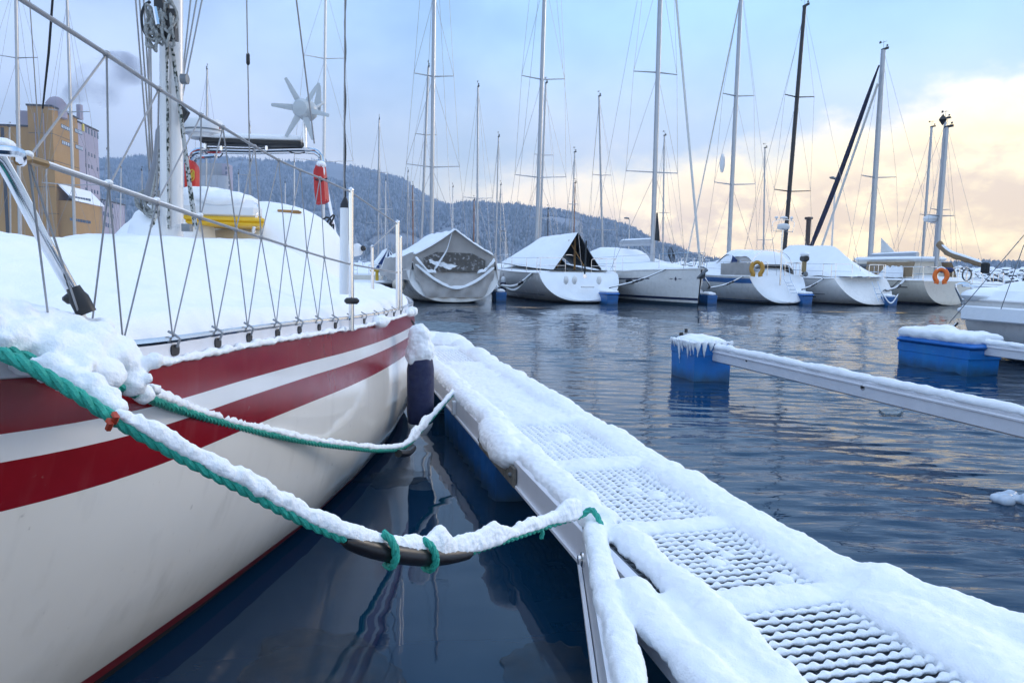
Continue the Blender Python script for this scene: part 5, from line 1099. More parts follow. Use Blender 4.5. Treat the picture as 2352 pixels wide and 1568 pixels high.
# lifelines with netting
UP = [(-160, -140, 1.02), (50, 0, 1.22), (245, 125, 1.5), (365, 205, 1.75), (462, 265, 2.05), (512, 293, 2.2), (585, 337, 2.5), (640, 368, 2.76), (690, 391, 3.0), (735, 409, 3.22), (805, 441, 3.6), (912, 514, 5.0)]
LO = [(65, 365, 1.27), (250, 428, 1.52), (360, 466, 1.77), (460, 500, 2.07), (542, 527, 2.37), (600, 545, 2.62), (655, 563, 2.9), (705, 579, 3.15), (745, 591, 3.36), (805, 607, 3.6), (912, 626, 5.0)]
UPp = [P(*a) for a in UP]; LOp = [P(*a) for a in LO]
MB().tube(UPp, .0045, 8).build('upper_lifeline', WIREC, fy, True); MB().tube([P(0, 344, 1.2)] + LOp, .0045, 8).build('lower_lifeline', WIREC, fy, True)
segs = []
for k in range(2, 10): segs += [(UPp[k], LOp[k - 2]), (UPp[k], LOp[k - 1])]
mb = MB()
for k, lo_ in enumerate(LOp[:9]): segs += [(lo_, ring_pts[k]), (lo_, ring_pts[k + 1])]
for a, b_ in segs: MB().line(a, b_, .0022, 5).build('net_line', WIREC, fy, True)
mb = MB()
for p in UPp[2:10]: mb.ell(p, .0078, nu=8, nv=6)
for p in LOp[:9]: mb.ell(p, .0082, nu=8, nv=6)
mb.build('net_knots', WIREC, fy, True, kind='stuff')
mb = MB()
for p in LOp[:4]: mb.ell(p + Vector((0, 0, .007)), .009, .009, .007, 8, 6)
snow_on_path(mb, [LOp[0].lerp(LOp[1], k / 20) + Vector((0, 0, .004)) for k in range(21)], .0035, .004, n=6); snow_on_path(mb, [LOp[1].lerp(LOp[3], k / 20) + Vector((0, 0, .004)) for k in range(21)], .0035, .004, n=6)
mb.build('lifeline_snow', SNOW, fy, True)
def post(u, vt, vb, d, r=.0125, name='stanchion', m_=STEEL):
    a, b_ = P(u, vt, d), P(u + 1, vb, d); q = MB().tube([b_ - up_ * .1, a], r, 10); q.ell(a, r * 1.1, nu=8, nv=6); return q.build(name, m_, fy, True)
post(806, 436, 712, 3.6); post(913, 510, 672, 5.0, .014); post(920, 545, 672, 5.3, .011); post(855, 566, 658, 6.6, .014)
MB().line(P(912, 514, 5.0), P(855, 568, 6.6), .006, 6).build('gate_wire', WIREC, fy, True); MB().line(P(912, 628, 5.0), P(857, 615, 6.6), .006, 6).build('gate_wire', WIREC, fy, True)
a, b_ = P(793, 478, 3.85), P(791, 640, 3.85); wt = MB().tube([b_ - up_ * .08, a], .026, 14).build('white_tube', WHITEP, fy, True); MB().lathe([(.026, 0), (.024, .02), (.006, .055)], a, n=12).build('tube_cap', BLACK, wt, True)
MB().bbox(P(808, 691, 3.55), (.07, .03, .03), b=.01).build('fairlead', BLACK, fy, True)
# stern arch with panel, dome, turbine
def arch(dv, dd):
    return spline([P(455, 520, 7.9 + dd), P(432, 420 + dv, 7.8 + dd), P(430, 372 + dv, 7.75 + dd), P(440, 350 + dv, 7.75 + dd), P(470, 342 + dv, 7.75 + dd), P(580, 344 + dv, 7.8 + dd), P(700, 342 + dv, 7.9 + dd), P(732, 350 + dv, 7.95 + dd), P(742, 372 + dv, 7.95 + dd), P(748, 420 + dv, 7.9 + dd), P(765, 510, 7.6 + dd), P(786, 622, 7.1 + dd)], 60)
MB().tube(arch(0, 0), .017, 8).build('arch_tube', STEEL, fy, True); MB().tube(arch(7, .18), .017, 8).build('arch_tube', STEEL, fy, True)
MB().tube(spline([P(447, 372, 7.9), P(452, 362, 7.7), P(470, 360, 7.5), P(496, 358, 7.4)], 12), .02, 8).build('antenna_arm', STEEL, fy, True)
c = P(582, 330, 7.85); pan = MB().bbox(c, (P(691, 330, 7.85) - P(470, 330, 7.85)).length and ((P(691, 330, 7.85).x - P(470, 330, 7.85).x), .28, .035), R_(7), b=.004).build('solar_panel', BLACK, fy, True)
o = MB().bbox(c + up_ * .05, (P(691, 330, 7.85).x - P(470, 330, 7.85).x - .01, .28, .07), R_(7), b=.02).build('panel_snow', SNOW, pan, True); q = o.modifiers.new('sub', 'SUBSURF'); q.levels = q.render_levels = 2
for u_ in (508, 612): MB().bbox(P(u_, 341, 7.55), (.03, .03, .05), b=.006).build('panel_clamp', STEEL, pan, True)
rd = MB().lathe([(.06, -.10), (.14, -.095), (.15, -.06), (.187, -.05), (.198, 0), (.195, .06), (.18, .085), (.12, .10), (.03, .105)], P(467, 297, 7.75), n=28).build('radar_dome', WHITEP, fy, True)
MB().lathe([(.199, -.025), (.201, -.018), (.199, -.011)], P(467, 297, 7.75), n=28).build('dome_seam', GALV, rd, True); MB().line(P(472, 322, 7.75), P(472, 342, 7.75), .02, 8).build('dome_post', STEEL, rd, True)
MB().box(P(505, 291, 7.62), (.012, .01, .05)).build('dome_mark', RED, rd, True)
hb = P(698, 252, 7.8); tb = MB(); S_ = 7.8 / F
tb.ell(hb + Vector((.02, .05, 0)), .108, .12, .108, 18, 12); tb = tb.build('turbine_nacelle', TURB, fy, True)
MB().lathe([(.02, -.035), (.075, -.02), (.1, .02), (.1, .03)], hb + Vector((-.015, -.07, 0)), (.15, .97, .1), 18).build('turbine_hub', TURB, tb, True)
for (du, dv) in ((-39, -70), (-71, -9), (-38, 64), (24, 71), (61, 16), (38, -58)):
    dr = (P(698 + du, 252 + dv, 7.8) - P(698, 252, 7.8)); Ln = dr.length; dr.normalize(); sd_ = dr.cross(Vector((0, 1, 0))).normalized(); tw_ = Vector((0, .35, 0)); mb = MB(); secs = []
    for f, wd in ((.22, .024), (.35, .032), (.7, .024), (1.0, .016)):
        c = hb + Vector((0, -.05, 0)) + dr * (Ln * f); a = (sd_ + tw_ * (1.3 - f)).normalized(); nn_ = dr.cross(a); secs.append([c + a * wd, c + nn_ * .007, c - a * wd, c - nn_ * .007])
    mb.loft(secs, True, True).build('turbine_blade', TURB, tb, True)
MB().tube([hb + Vector((.08, .05, .01)), P(742, 236, 8.05)], .016, 8).build('tail_boom', TURB, tb, True)
MB().prism([P(722, 238, 8.0), P(727, 212, 8.0), P(733, 197, 8.0), P(737, 197, 8.0), P(738, 235, 8.0), P(736, 258, 8.0), P(731, 264, 8.0), P(724, 252, 8.0)], (-.0, -.008, 0), (0, .008, 0)).build('tail_fin', TURB, tb, True)
MB().tube([P(699, 270, 7.85), P(700, 340, 7.85)], .024, 12).build('turbine_pole', STEEL, fy, True)
mb = MB()
for (a, b_) in (((470, 348, 7.7), (497, 360, 7.5)), ((497, 360, 7.5), (512, 352, 7.6)), ((573, 347, 7.7), (576, 372, 7.7)), ((660, 346, 7.7), (700, 350, 7.7))): mb.tube(sag(P(*a), P(*b_), .02), .006, 5)
mb.build('cable', BLACK, fy, True)
# stays going up out of the picture
bs_ = MB().line(ext(P(566, -30, 7.3), P(575, 470, 7.6), 3.), P(575, 470, 7.6), .0065, 6).build('backstay', WIRE, fy, True); MB().tube([P(569.5, 122, 7.4), P(569.6, 126, 7.4), P(569.8, 146, 7.4), P(570, 150, 7.4)], [.008, .018, .018, .008], 10).build('insulator', BLACK, bs_, True)
MB().line(ext(P(677, -30, 7.2), P(722, 330, 7.7), 4.), P(722, 330, 7.7), .008, 6).build('topping_stay', WIRE, fy, True)
w_ = [P(793 + 1.2 * math.sin(k * .9), -30 + 500 * k / 30, 6.4 + .5 * k / 30) for k in range(31)]; w_ = [ext(P(793, -30, 6.4), P(790, 470, 6.9), 2.9)] + w_; MB().tube([ext(P(793, -30, 6.4), P(790, 470, 6.9), 3.), P(790, 470, 6.9)], .008, 6).build('flag_stay', WIRE, fy, True); MB().tube(w_, .007, 5).build('flag_halyard', DROPE, fy, True)
mb = MB(); random.seed(5)
for k in range(10):
    c = P(748 + random.uniform(-7, 8), 530 + random.uniform(-20, 22), 7.1); mb.tube([c + Vector((.05 * math.cos(a * .6 + k), .03 * math.sin(a * .9), .09 * math.sin(a * .6))) for a in range(12)], .009, 5)
mb.build('coiled_lines', DROPE, fy, True)
MB().tube(spline([P(800, 578, 7.2), P(832, 571, 7.2)], 8), [.03, .055, .06, .06, .06, .06, .055, .03], 12).build('rolled_cover', WHITEP, fy, True); MB().ell(P(834, 570.5, 7.18), .028, nu=8, nv=6).build('cover_end', BLACK, fy, True)
# red rescue gear on the arch
rb = thing('rescue_bag', 'red rescue bag with a snow cap strapped to the stern arch', 'bag', tuple(P(738, 468, 7.5)))
pl = [P(722, 392, 7.5), P(727, 379, 7.5), P(738, 374, 7.5), P(745, 376, 7.5), P(752, 440, 7.5), P(754, 462, 7.5), P(744, 468, 7.5), P(728, 470, 7.5), P(724, 440, 7.5)]
mb = MB(); c_ = sum(pl, Vector()) / len(pl); mb.loft([[c_.lerp(p, k) + Vector((0, y, 0)) for p in pl] for y, k in ((-.08, .55), (-.07, .86), (-.03, 1), (.05, 1), (.09, .8))], True, True); mb.build('bag_body', REDB, rb, True)
MB().bar(P(737, 385, 7.4), P(742, 462, 7.4), .05, .03, (0, 1, 0)).build('bag_flap', REDB, rb, True); MB().tube([P(724, 412, 7.42), P(738, 416, 7.38), P(751, 410, 7.42)], .008, 5).build('strap', BLACK, rb, True)
mb = MB(); mb.ell(P(738, 378, 7.48), .045, .09, .035, 12, 8); mb.ell(P(742, 394, 7.42), .02, .03, .05, 8, 6); mb.build('snow_cap', SNOW, rb, True)
lr = thing('life_sling', 'red life sling pouch behind the mast on the left yacht', 'bag', tuple(P(440, 437, 7.6)))
pl = [P(428, 437, 7.6), P(427, 375, 7.6), P(434, 366, 7.6), P(445, 370, 7.6), P(453, 382, 7.6), P(456, 400, 7.6), P(455, 437, 7.6)]
c_ = sum(pl, Vector()) / len(pl); mb = MB(); mb.loft([[c_.lerp(p, k) + Vector((0, y, 0)) for p in pl] for y, k in ((-.07, .6), (-.055, .9), (0, 1), (.06, .9))], True, True); mb.build('pouch', mat('orange_red_vinyl', (.62, .03, .015), .45, var=.1), lr, True)
mb = MB()
for k in range(4): mb.tube([P(441 + 5 * math.cos(a * .7 + k), 398 + 8 * math.sin(a * .7) + 3 * k, 7.5) for a in range(10)], .006, 5)
mb.build('pouch_line', YELPOST, lr, True)
# pulpit at the bow
MB().tube(spline([P(-60, 330, 1.38), P(0, 366, 1.42), P(95, 540, 1.52), P(192, 712, 1.62)], 16), .0125, 12).build('pulpit_leg', STEEL, fy, True)
MB().tube(spline([P(-80, 335, 1.2), P(0, 346, 1.2), P(40, 349, 1.22), P(48, 358, 1.23), P(48, 372, 1.25)], 12), .0085, 8).build('pulpit_rail', STEEL, fy, True)
MB().tube([P(42, 370, 1.24), P(65, 366, 1.27), P(105, 378, 1.31)], .008, 8).build('turnbuckle', mat('bronze', (.35, .22, .10), .35, metal=.8), fy, True)
mb = MB().ell(P(5, 333, 1.25), .02, .02, .012, 10, 7).build('pulpit_snow', SNOW, fy, True); mb = MB(); snow_on_path(mb, [P(-60, 320, 1.37), P(0, 352, 1.41), P(40, 425, 1.45), P(80, 500, 1.49), P(118, 565, 1.53)], .011, .014, n=8); mb.build('pulpit_snow', SNOW, fy, True)
sk = MB().lathe([(.02, -.02), (.02, .015), (.016, .025), (.014, .04)], P(189, 700, 1.56), (-.35, -.15, .9), 14).build('pulpit_socket', BLACK, fy, True)
MB().bbox(P(166, 686, 1.56), (.035, .03, .022), b=.008).build('socket_block', BLACK, fy, True)
# heap of snow over bow, rail and rope
mb = MB()
for u, v, d, r in ((-70, 735, 1.42, .08), (-20, 745, 1.42, .075), (40, 738, 1.5, .065), (95, 752, 1.5, .07), (150, 770, 1.52, .072), (205, 790, 1.5, .07), (255, 818, 1.52, .064), (288, 850, 1.54, .052), (302, 880, 1.52, .038), (60, 785, 1.42, .066), (130, 803, 1.42, .066), (185, 835, 1.42, .056), (235, 862, 1.43, .05), (160, 868, 1.33, .038), (205, 888, 1.32, .036), (240, 912, 1.32, .033), (262, 938, 1.31, .026), (120, 838, 1.34, .034), (330, 905, 1.6, .03), (350, 897, 1.68, .026), (20, 780, 1.36, .05), (-30, 770, 1.36, .05)):
    c_ = P(u, v, d); r *= .88; mb.ell(c_, r, r * 1.05, r * .78, 12, 8)
    for _ in range(3): mb.ell(c_ + Vector((random.gauss(0, r * .55), random.gauss(0, r * .5), random.gauss(0, r * .35))), r * random.uniform(.25, .45), nu=8, nv=6)
o = mb.build('bow_snow_heap', SNOW, fy, True); snowify(o, .0065, 3, .022, .06, .009, .017)

# ================================================================== OUR FINGER PONTOON
fg = thing('finger_pontoon', 'long finger pontoon with snow covered gratings in the foreground', 'pontoon', tuple(fin(4.5, FW / 2)), HEAD)
ZT = .365
for w_ in (.022, FW - .022):
    MB().bbox(fin(4.45, w_, ZT - .065), (10.1, .044, .13), HEAD, b=.006).build('side_beam', ALU, fg, True)
    MB().bbox(fin(4.45, w_ + (-.028 if w_ < .3 else .028), ZT - .118), (10.1, .012, .018), HEAD, b=.003).build('beam_lip', ALU, fg, True)
for s in (-.3, .9, 1.99, 2.6, 3.45, 4.42, 5.7, 7.0, 8.36, 9.4): MB().bbox(fin(s, FW / 2, ZT - .05), (.09, FW - .1, .09), HEAD, b=.006).build('cross_beam', ALU, fg, True)
PAN = [(-.2, .84), (1.0, 1.95), (2.05, 2.54), (2.67, 3.38), (3.54, 4.36), (7.06, 8.3)]
CELL = .037
for pi, (s0, s1) in enumerate(PAN):
    mb = MB()
    for k in range(int((s1 - s0) / CELL) + 1): mb.bar(fin(s0 + k * CELL, .05, ZT - .02), fin(s0 + k * CELL, FW - .05, ZT - .02), .004, .03)
    for k in range(int((FW - .1) / CELL) + 1): mb.bar(fin(s0, .05 + k * CELL, ZT - .021), fin(s1, .05 + k * CELL, ZT - .021), .004, .026)
    gr = mb.build('grating', GALV, fg, True, smooth=False)
    mb = MB(); thick = [1.0, 1.0, 1.08, 1.22, 1.5, 1.6][pi]; wa, wb = .08, .64
    for k in range(int((s1 - s0) / CELL) + 1):
        s = s0 + k * CELL; m_ = int((wb - wa) / CELL * 5); secs = []
        for i in range(m_ + 1):
            w_ = wa + (wb - wa) * i / m_; ph = math.cos(2 * math.pi * (w_ - .05) / CELL); j1 = nz(s * 60, w_ * 60, pi); j2 = nz(s * 22 + 9, w_ * 22)
            r = (.0088 + .0034 * ph + .0026 * j1 + .0030 * j2) * thick; h = (.0072 + .0036 * ph + .0036 * j1 + .004 * j2) * thick
            # drift deepens towards both rails and the ends of the panel
            dr = max(ss(w_ + .05 * nz(s * 7, pi), .44, .54), ss(.20 - w_, 0, .1)) * (.8 + .5 * nz(s * 9, w_ * 9, 8.)); r *= 1 + .35 * dr; h *= 1 + .8 * dr
            ds = .004 * nz(s * 40, w_ * 30, 3.); c = fin(s + ds, w_, ZT); sec = []
            for q in range(8):
                th = 2 * math.pi * q / 8; z = math.sin(th); sec.append(c + ES * (math.cos(th) * r) + Vector((0, 0, .004 + (z * h if z > 0 else z * .008))))
            secs.append(sec)
        mb.loft(secs, True, True)
    for _ in range(int(5 * (s1 - s0) / .5)):
        s = random.uniform(s0, s1); w_ = random.choice((random.uniform(.2, .5), random.uniform(.38, .5))); r = random.uniform(.014, .034); mb.ell(fin(s, w_, ZT + .004), r * 1.3, r, r * .55, 9, 6)
    mb.build('grating_snow', SNOW, gr, True, angle=180, kind='stuff')
# snow blanket on beams, cross pieces and the buried middle panels
mb = MB()
def ridge(pts, w_, h_, seed=0.):
    q = spline(pts, max(int(sum((V(b_) - V(a)).length for a, b_ in zip(pts, pts[1:])) / .04), 6)); n_ = len(q)
    ww = [w_ * (1 + .13 * nz(i * .11 + seed, seed)) for i in range(n_)]; hh = [h_ * (.92 + .30 * nz(i * .09, seed + 3.) + .15 * nz(i * .4, seed)) for i in range(n_)]
    snow_on_path(mb, q, ww, hh, n=18, seed=seed, box=.72)
ridge([fin(s, .088, ZT - .004) for s in (2.66, 3.2, 3.8, 4.5)], .076, .056, 1.); ridge([fin(s, .085, ZT - .004) for s in (4.4, 6, 7.5, 9.5)], .085, .07, 2.)
ridge([fin(s, .118, ZT - .004) for s in (-.5, 1.0, 2.0, 2.62)], .056, .054, 3.); ridge([fin(s, .05, ZT - .004) for s in (-.5, 1.0, 1.7, 2.1)], .07, .038, 3.5)
ridge([fin(s, .625, ZT - .004) for s in (-.5, 1.0, 2.0)], .108, .062, 4.); ridge([fin(s, .625, ZT - .004) for s in (1.95, 3.0, 4.0, 5.0)], .10, .060, 5.); ridge([fin(s, .62, ZT - .004) for s in (4.9, 6.5, 8, 9.5)], .11, .075, 6.)
for s, hw, hh in ((.92, .08, .042), (2.0, .062, .038), (2.605, .062, .036), (3.455, .078, .036), (4.42, .08, .055), (7.0, .09, .055), (8.36, .12, .06)):
    q = [fin(s, w_, ZT - .004) for w_ in np.linspace(.03, .67, 14)]; snow_on_path(mb, q, hw, hh, n=16, seed=s, box=.75)
for s in np.arange(4.5, 7.0, .2): snow_on_path(mb, [fin(s, w_, ZT - .004) for w_ in np.linspace(.05, .65, 12)], .17, .042 + .012 * nz(s * 2), n=12, seed=s)
for s, w_, a, b_, h_ in ((9.1, .2, .35, .3, .17), (9.0, .5, .4, .28, .15), (9.45, .35, .3, .35, .13), (8.6, .62, .2, .14, .11), (7.7, .63, .3, .13, .11), (4.1, .02, .22, .10, .085), (3.85, .0, .20, .09, .08), (4.3, .05, .2, .1, .07), (5.0, .62, .35, .13, .075), (3.0, .63, .3, .11, .055), (4.0, .33, .09, .08, .04)):
    mb.ell(fin(s, w_, ZT + .0), a, b_, h_, 16, 10, Matrix.Rotation(HEAD, 3, 'Z'))
# corner braces to the walkway
BRL = [fin(2.75, .02), PZ(1388, 1568, ZT), PZ(1388, 1568, ZT) + (PZ(1388, 1568, ZT) - fin(2.75, .02)) * .9]
BRL = [Vector((p.x, p.y, 0)) for p in BRL]
MB().bar(BRL[0] + Vector((.03, 0, ZT - .065)), BRL[2] + Vector((.03, 0, ZT - .065)), .045, .13).build('corner_brace', ALU, fg, True, angle=20)
MB().bar(BRL[0] + Vector((-.003, 0, ZT - .12)), BRL[2] + Vector((-.003, 0, ZT - .12)), .012, .016).build('beam_lip', ALU, fg, True)
zt = Vector((0, 0, ZT - .004)); ridge([BRL[0] + EW * .055 + zt, BRL[0].lerp(BRL[1], .5) + EW * .05 + zt, BRL[1] + EW * .06 + zt, BRL[2] + EW * .06 + zt], .042, .046, 7.)
MD = [PZ(1425, 1345, ZT), PZ(1490, 1440, ZT), PZ(1640, 1600, ZT)]; MD.append(MD[2] + (MD[2] - MD[1]) * 1.2)
ridge([p + Vector((.02, 0, -.004)) for p in MD], .056, .055, 8.)
MB().bar(MD[0] + Vector((.02, 0, -.05)), MD[3] + Vector((.02, 0, -.05)), .05, .09).build('corner_brace', ALU, fg, True)
BRR = [fin(2.15, FW - .03), PZ(2352, 1405, ZT + .05)]; BRR.append(BRR[1] + (BRR[1] - BRR[0]) * .8); BRR = [Vector((p.x, p.y, 0)) for p in BRR]
MB().bar(BRR[0] + Vector((0, 0, ZT - .055)), BRR[2] + Vector((0, 0, ZT - .055)), .045, .11).build('corner_brace', ALU, fg, True)
ridge([BRR[0] - EW * .05 + zt, BRR[0].lerp(BRR[1], .5) - EW * .05 + zt, BRR[1] - EW * .06 + zt, BRR[2] - EW * .07 + zt], .10, .062, 9.)
# infill of snow between right rail and right brace
for f in np.linspace(.25, 1.6, 9):
    a = BRR[0].lerp(BRR[1], f) if f <= 1 else BRR[1].lerp(BRR[2], f - 1); b_ = fin(2.15 - .42 * f * 1.0, .62); ridge([a + zt, a.lerp(b_, .5) + zt, b_ + zt], .11, .05, f)
o = mb.build('snow_cover', SNOW, fg, True); snowify(o, .0080, 3, .016, .10, .0095, .022)
# rusty bracket and bolts on the left beam
MB().bbox(fin(4.02, -.012, ZT - .075), (.85, .014, .10), HEAD, b=.004).build('bracket_plate', RUSTY, fg, True)
MB().bbox(fin(5.36, -.016, ZT - .06), (.05, .03, .10), HEAD, b=.005).build('cleat_clamp', ALU, fg, True)
for s in (3.65, 4.4): MB().lathe([(.012, 0), (.012, .012), (.006, .016)], fin(s, -.018, ZT - .07), -EW, 8).build('bolt', GALV, fg, True)
MB().lathe([(.026, 0), (.026, .008), (.016, .012), (.016, .02)], BRL[0].lerp(BRL[1], .22) + Vector((-.0, 0, ZT - .05)) + Vector((.004, 0, 0)), (-1, -.1, 0), 14).build('bolt_plate', STEEL, fg, True)
# ribbed float under it
def ribfloat(s0, s1, name='float_body'):
    secs = []
    for z, k in ((-.3, .96), (.0, .985), (ZT - .13, 1.0)):
        pts = []; ns, nw2 = int((s1 - s0) / .1), 6
        rb_ = lambda i: .022 * (i % 2)
        for i in range(ns + 1): pts.append((s0 + (s1 - s0) * i / ns, .012 - rb_(i)))
        for i in range(1, nw2 + 1): pts.append((s1 + rb_(i), .012 + (FW - .024) * i / nw2))
        for i in range(1, ns + 1): pts.append((s1 - (s1 - s0) * i / ns, FW - .012 + rb_(i)))
        for i in range(1, nw2): pts.append((s0 - rb_(i), FW - .012 - (FW - .024) * i / nw2))
        cs, cw = (s0 + s1) / 2, FW / 2; secs.append([fin(cs + (a - cs) * k, cw + (b_ - cw) * k, z) for a, b_ in pts])
    return MB().loft(secs, True, True).build(name, FLOATK, fg, True, angle=50)
ribfloat(4.12, 5.95); ribfloat(8.0, 9.5)

# ------------------------------------------------------------------ green mooring ropes
r1 = thing('mooring_rope', 'thick green rope with rubber snubber sagging across the foreground to the pontoon', 'rope', tuple(P(0, 800, 1.25)))
E1_ = PZ(1335, 1183, ZT + .05)
pth1 = [P(-140, 760, 1.28), P(-40, 795, 1.25), P(60, 838, 1.24), P(160, 895, 1.25), P(262, 962, 1.28), P(400, 1040, 1.34), P(540, 1113, 1.41), P(680, 1187, 1.5), P(790, 1236, 1.58), P(860, 1257, 1.66), P(940, 1270, 1.77), P(1010, 1274, 1.9), P(1080, 1266, 2.03), P(1180, 1233, 2.25), P(1260, 1206, 2.45), E1_]
rope3(MB(), pth1[:9] , .0125, .085, 7).build('rope', GREEN, r1, True)
rope3(MB(), pth1[12:], .0125, .085, 7).build('rope', GREEN, r1, True)
q = spline(pth1[8:13], 30); rr = [.012 + .016 * math.sin(math.pi * min(max(k / 29, .0), 1)) ** .35 for k in range(30)]; MB().tube([p + Vector((0, 0, -.004)) for p in q], rr, 14, sy=.9).build('snubber', RUBBER, r1, True)
for i0, i1 in ((6, 10), (15, 19)):     # wraps of rope round the snubber
    c0, c1 = q[i0], q[i1]; ax_ = (c1 - c0).normalized(); n1 = ax_.cross(Vector((0, 0, 1))).normalized(); n2 = n1.cross(ax_)
    rope3(MB(), [c0.lerp(c1, k / 16) + (n1 * math.cos(R_(80 - 200 * k / 16)) + n2 * math.sin(R_(80 - 200 * k / 16))) * .036 for k in range(17)], .0105, .07, 6).build('rope_wrap', GREEN, r1, True)
q = spline(pth1[4:], 130); n_ = len(q); mb = MB()
hs_ = [];
for k in range(n_):
    f = k / (n_ - 1); b_ = .028 + .009 * nz(k * .21, 2) + .003 * nz(k * .9, 4); b_ += .030 * math.exp(-((f - .53) / .035) ** 2) + .014 * math.exp(-((f - .61) / .03) ** 2) + .028 * math.exp(-((f - .685) / .03) ** 2) + .025 * math.exp(-((f - .965) / .035) ** 2); hs_.append(b_ * (1 if f > .03 else .6))
snow_on_path(mb, [p + Vector((0, 0, .010)) for p in q], [.016 + .25 * max(h - .03, 0) for h in hs_], [h * 1.2 for h in hs_], n=12, seed=4., fq=.11)
o = mb.build('rope_snow', SNOW, r1, True); snowify(o, .0042, 2, .014, .04, .0055, .014)
mb = MB(); rope3(mb, [E1_, E1_ + Vector((.04, .0, .02)), E1_ + Vector((.07, -.04, -.03)), E1_ + Vector((.05, -.1, -.05))], .0115, .075, 6); mb.build('rope_tail', GREEN, r1, True); rope3(MB(), [P(1240, 1212, 2.4), P(1246, 1222, 2.4), P(1243, 1236, 2.4)], .008, .05, 6).build('rope_tail', GREEN, r1, True)
for (u, v) in ((263, 957), (250, 972)): MB().tube([P(u, v - 6, 1.262), P(u + 4, v, 1.25), P(u - 1, v + 12, 1.262)], .006, 6).build('whipping', mat('red_tape', (.42, .05, .02), .6), r1, True)
r2 = thing('mooring_rope', 'thinner green rope sagging behind the thick one to the pontoon edge', 'rope', tuple(P(60, 825, 1.32)))
E2_ = PZ(1042, 903, ZT + .02)
pth2 = [P(-120, 765, 1.33), P(60, 822, 1.33), P(180, 868, 1.38), P(282, 892, 1.5), P(400, 936, 1.9), P(550, 981, 2.4), P(700, 1014, 2.95), P(800, 1028, 3.35), P(880, 1034, 3.75), P(935, 1022, 4.1), P(985, 968, 4.7), E2_]
rope3(MB(), pth2, .0125, .085, 6, .012).build('rope', GREEN, r2, True)
q = spline(pth2[3:], 150); n_ = len(q); hs_ = [(.018 + .006 * nz(k * .2, 7) + .008 * max(0, 1 - k / 12) + .03 * math.exp(-((k / (n_ - 1) - .74) / .03) ** 2) + .022 * math.exp(-((k / (n_ - 1) - .80) / .02) ** 2) + .008 * (k > 105)) for k in range(n_)]
o = snow_on_path(MB(), [p + Vector((0, 0, .010)) for p in q], [.014 + .3 * max(h - .03, 0) for h in hs_], [h * 1.25 for h in hs_], n=10, seed=9., fq=.11).build('rope_snow', SNOW, r2, True); snowify(o, .006, 3, .014, .04, .007, .013)
MB().tube(spline([P(915, 1041, 3.9), P(935, 1040, 4.05), P(948, 1028, 4.2)], 8), .022, 8).build('thimble', RUBBER, r2, True)

# ------------------------------------------------------------------ fender between hull and pontoon
fc = P(966, 800, 5.0); fender(fc, .56, .092, FENDN, 'navy blue fender with a tall snow cap between red striped yacht and pontoon', lanyard=.02, snow=False, endm=FENDW)
fo_ = [o for o in bpy.data.objects if o.name.startswith('fender') and o.get('label', '').startswith('navy blue fender')][0]
MB().tube([P(945, 735, 5.05), P(955, 752, 5.02), P(962, 790, 5.0)], .007, 6).build('lanyard', DROPE, fo_, True)
mb = MB().ell(fc + Vector((0, 0, -.02)), .098, .098, .09, 14, 9); mb.ell(fc + Vector((-.01, 0, .06)), .08, .08, .11, 14, 9); mb.ell(fc + Vector((-.02, .0, .10)), .04, .04, .07, 12, 8); mb.ell(fc + Vector((-.05, -.03, -.06)), .05, .06, .05, 10, 8); o = mb.build('snow_cap', SNOW, fo_, True); snowify(o, .008, 4, .03, .05, .01, .02)

# ------------------------------------------------------------------ mooring booms across the water
def boom(label, pfar, length, fl_lab, fsize, fz, lid, fpos, drips, zt_=.40):
    bm_ = thing('mooring_boom', label, 'pontoon', (pfar.x, pfar.y, 0), HEAD)
    MB().bbox((-length / 2, 0, zt_ - .08), (length, .075, .16), b=.012).build('beam', ALU, bm_); MB().bbox((-length / 2, .042, zt_ - .045), (length, .014, .02), b=.004).build('beam_lip', ALU, bm_)
    mb = MB(); n_ = int(length / .05); snow_on_path(mb, [(-k * .05, 0, zt_ - .004) for k in range(n_)], [.047 * (1 + .2 * nz(k * .2)) for k in range(n_)], [.058 * (1 + .3 * nz(k * .13, 4.)) for k in range(n_)], n=12, seed=label.__len__() * 1.)
    o = mb.build('snow_cap', SNOW, bm_); snowify(o, .014, 3, .010, .08, .004, .02)
    for k, s in enumerate((.75, 2.55, 4.4)):
        MB().lathe([(.014 if k != 1 else .03, 0), (.014 if k != 1 else .028, .008)], (-s, .034, zt_ - .06), (0, 1, 0), 14).build('bolt_hole', BLACK if k != 1 else STEEL, bm_)
        if k == 1: MB().lathe([(.015, 0), (.015, .006)], (-s, .043, zt_ - .06), (0, 1, 0), 12).build('bolt', BLACK, bm_)
    return bm_
pf = PZ(1642, 792, .43); boom('long white mooring boom reaching from a small blue float to the right edge', pf, 8.6, '', None, 0, 0, None, 0)
f1 = floatbox(Vector((pf.x, pf.y, 0)) + ES * .30 - EW * .02, HEAD, 'small blue float with melting snow at the tip of the long boom', (.62, .46, .5), .43, group='floats of the mooring booms', snow=.07)
mb = MB(); random.seed(3)
for k in range(9):
    x_ = -.30 + .07 * k; ln = random.uniform(.06, .26) if k < 6 else .07; mb.tube([(x_, .245, .47), (x_ + .01, .256, .43), (x_, .25, .43 - ln)], [.035, .026, .004], 8)
    if k < 6: y_ = .22 - .085 * k; mb.tube([(-.33, y_, .47), (-.345, y_, .43), (-.335, y_, .42 - random.uniform(.06, .2))], [.04, .03, .005], 8)
o = mb.build('snow_drips', SNOW, f1); snowify(o, .012, 3, .02, .05, 0, 0)
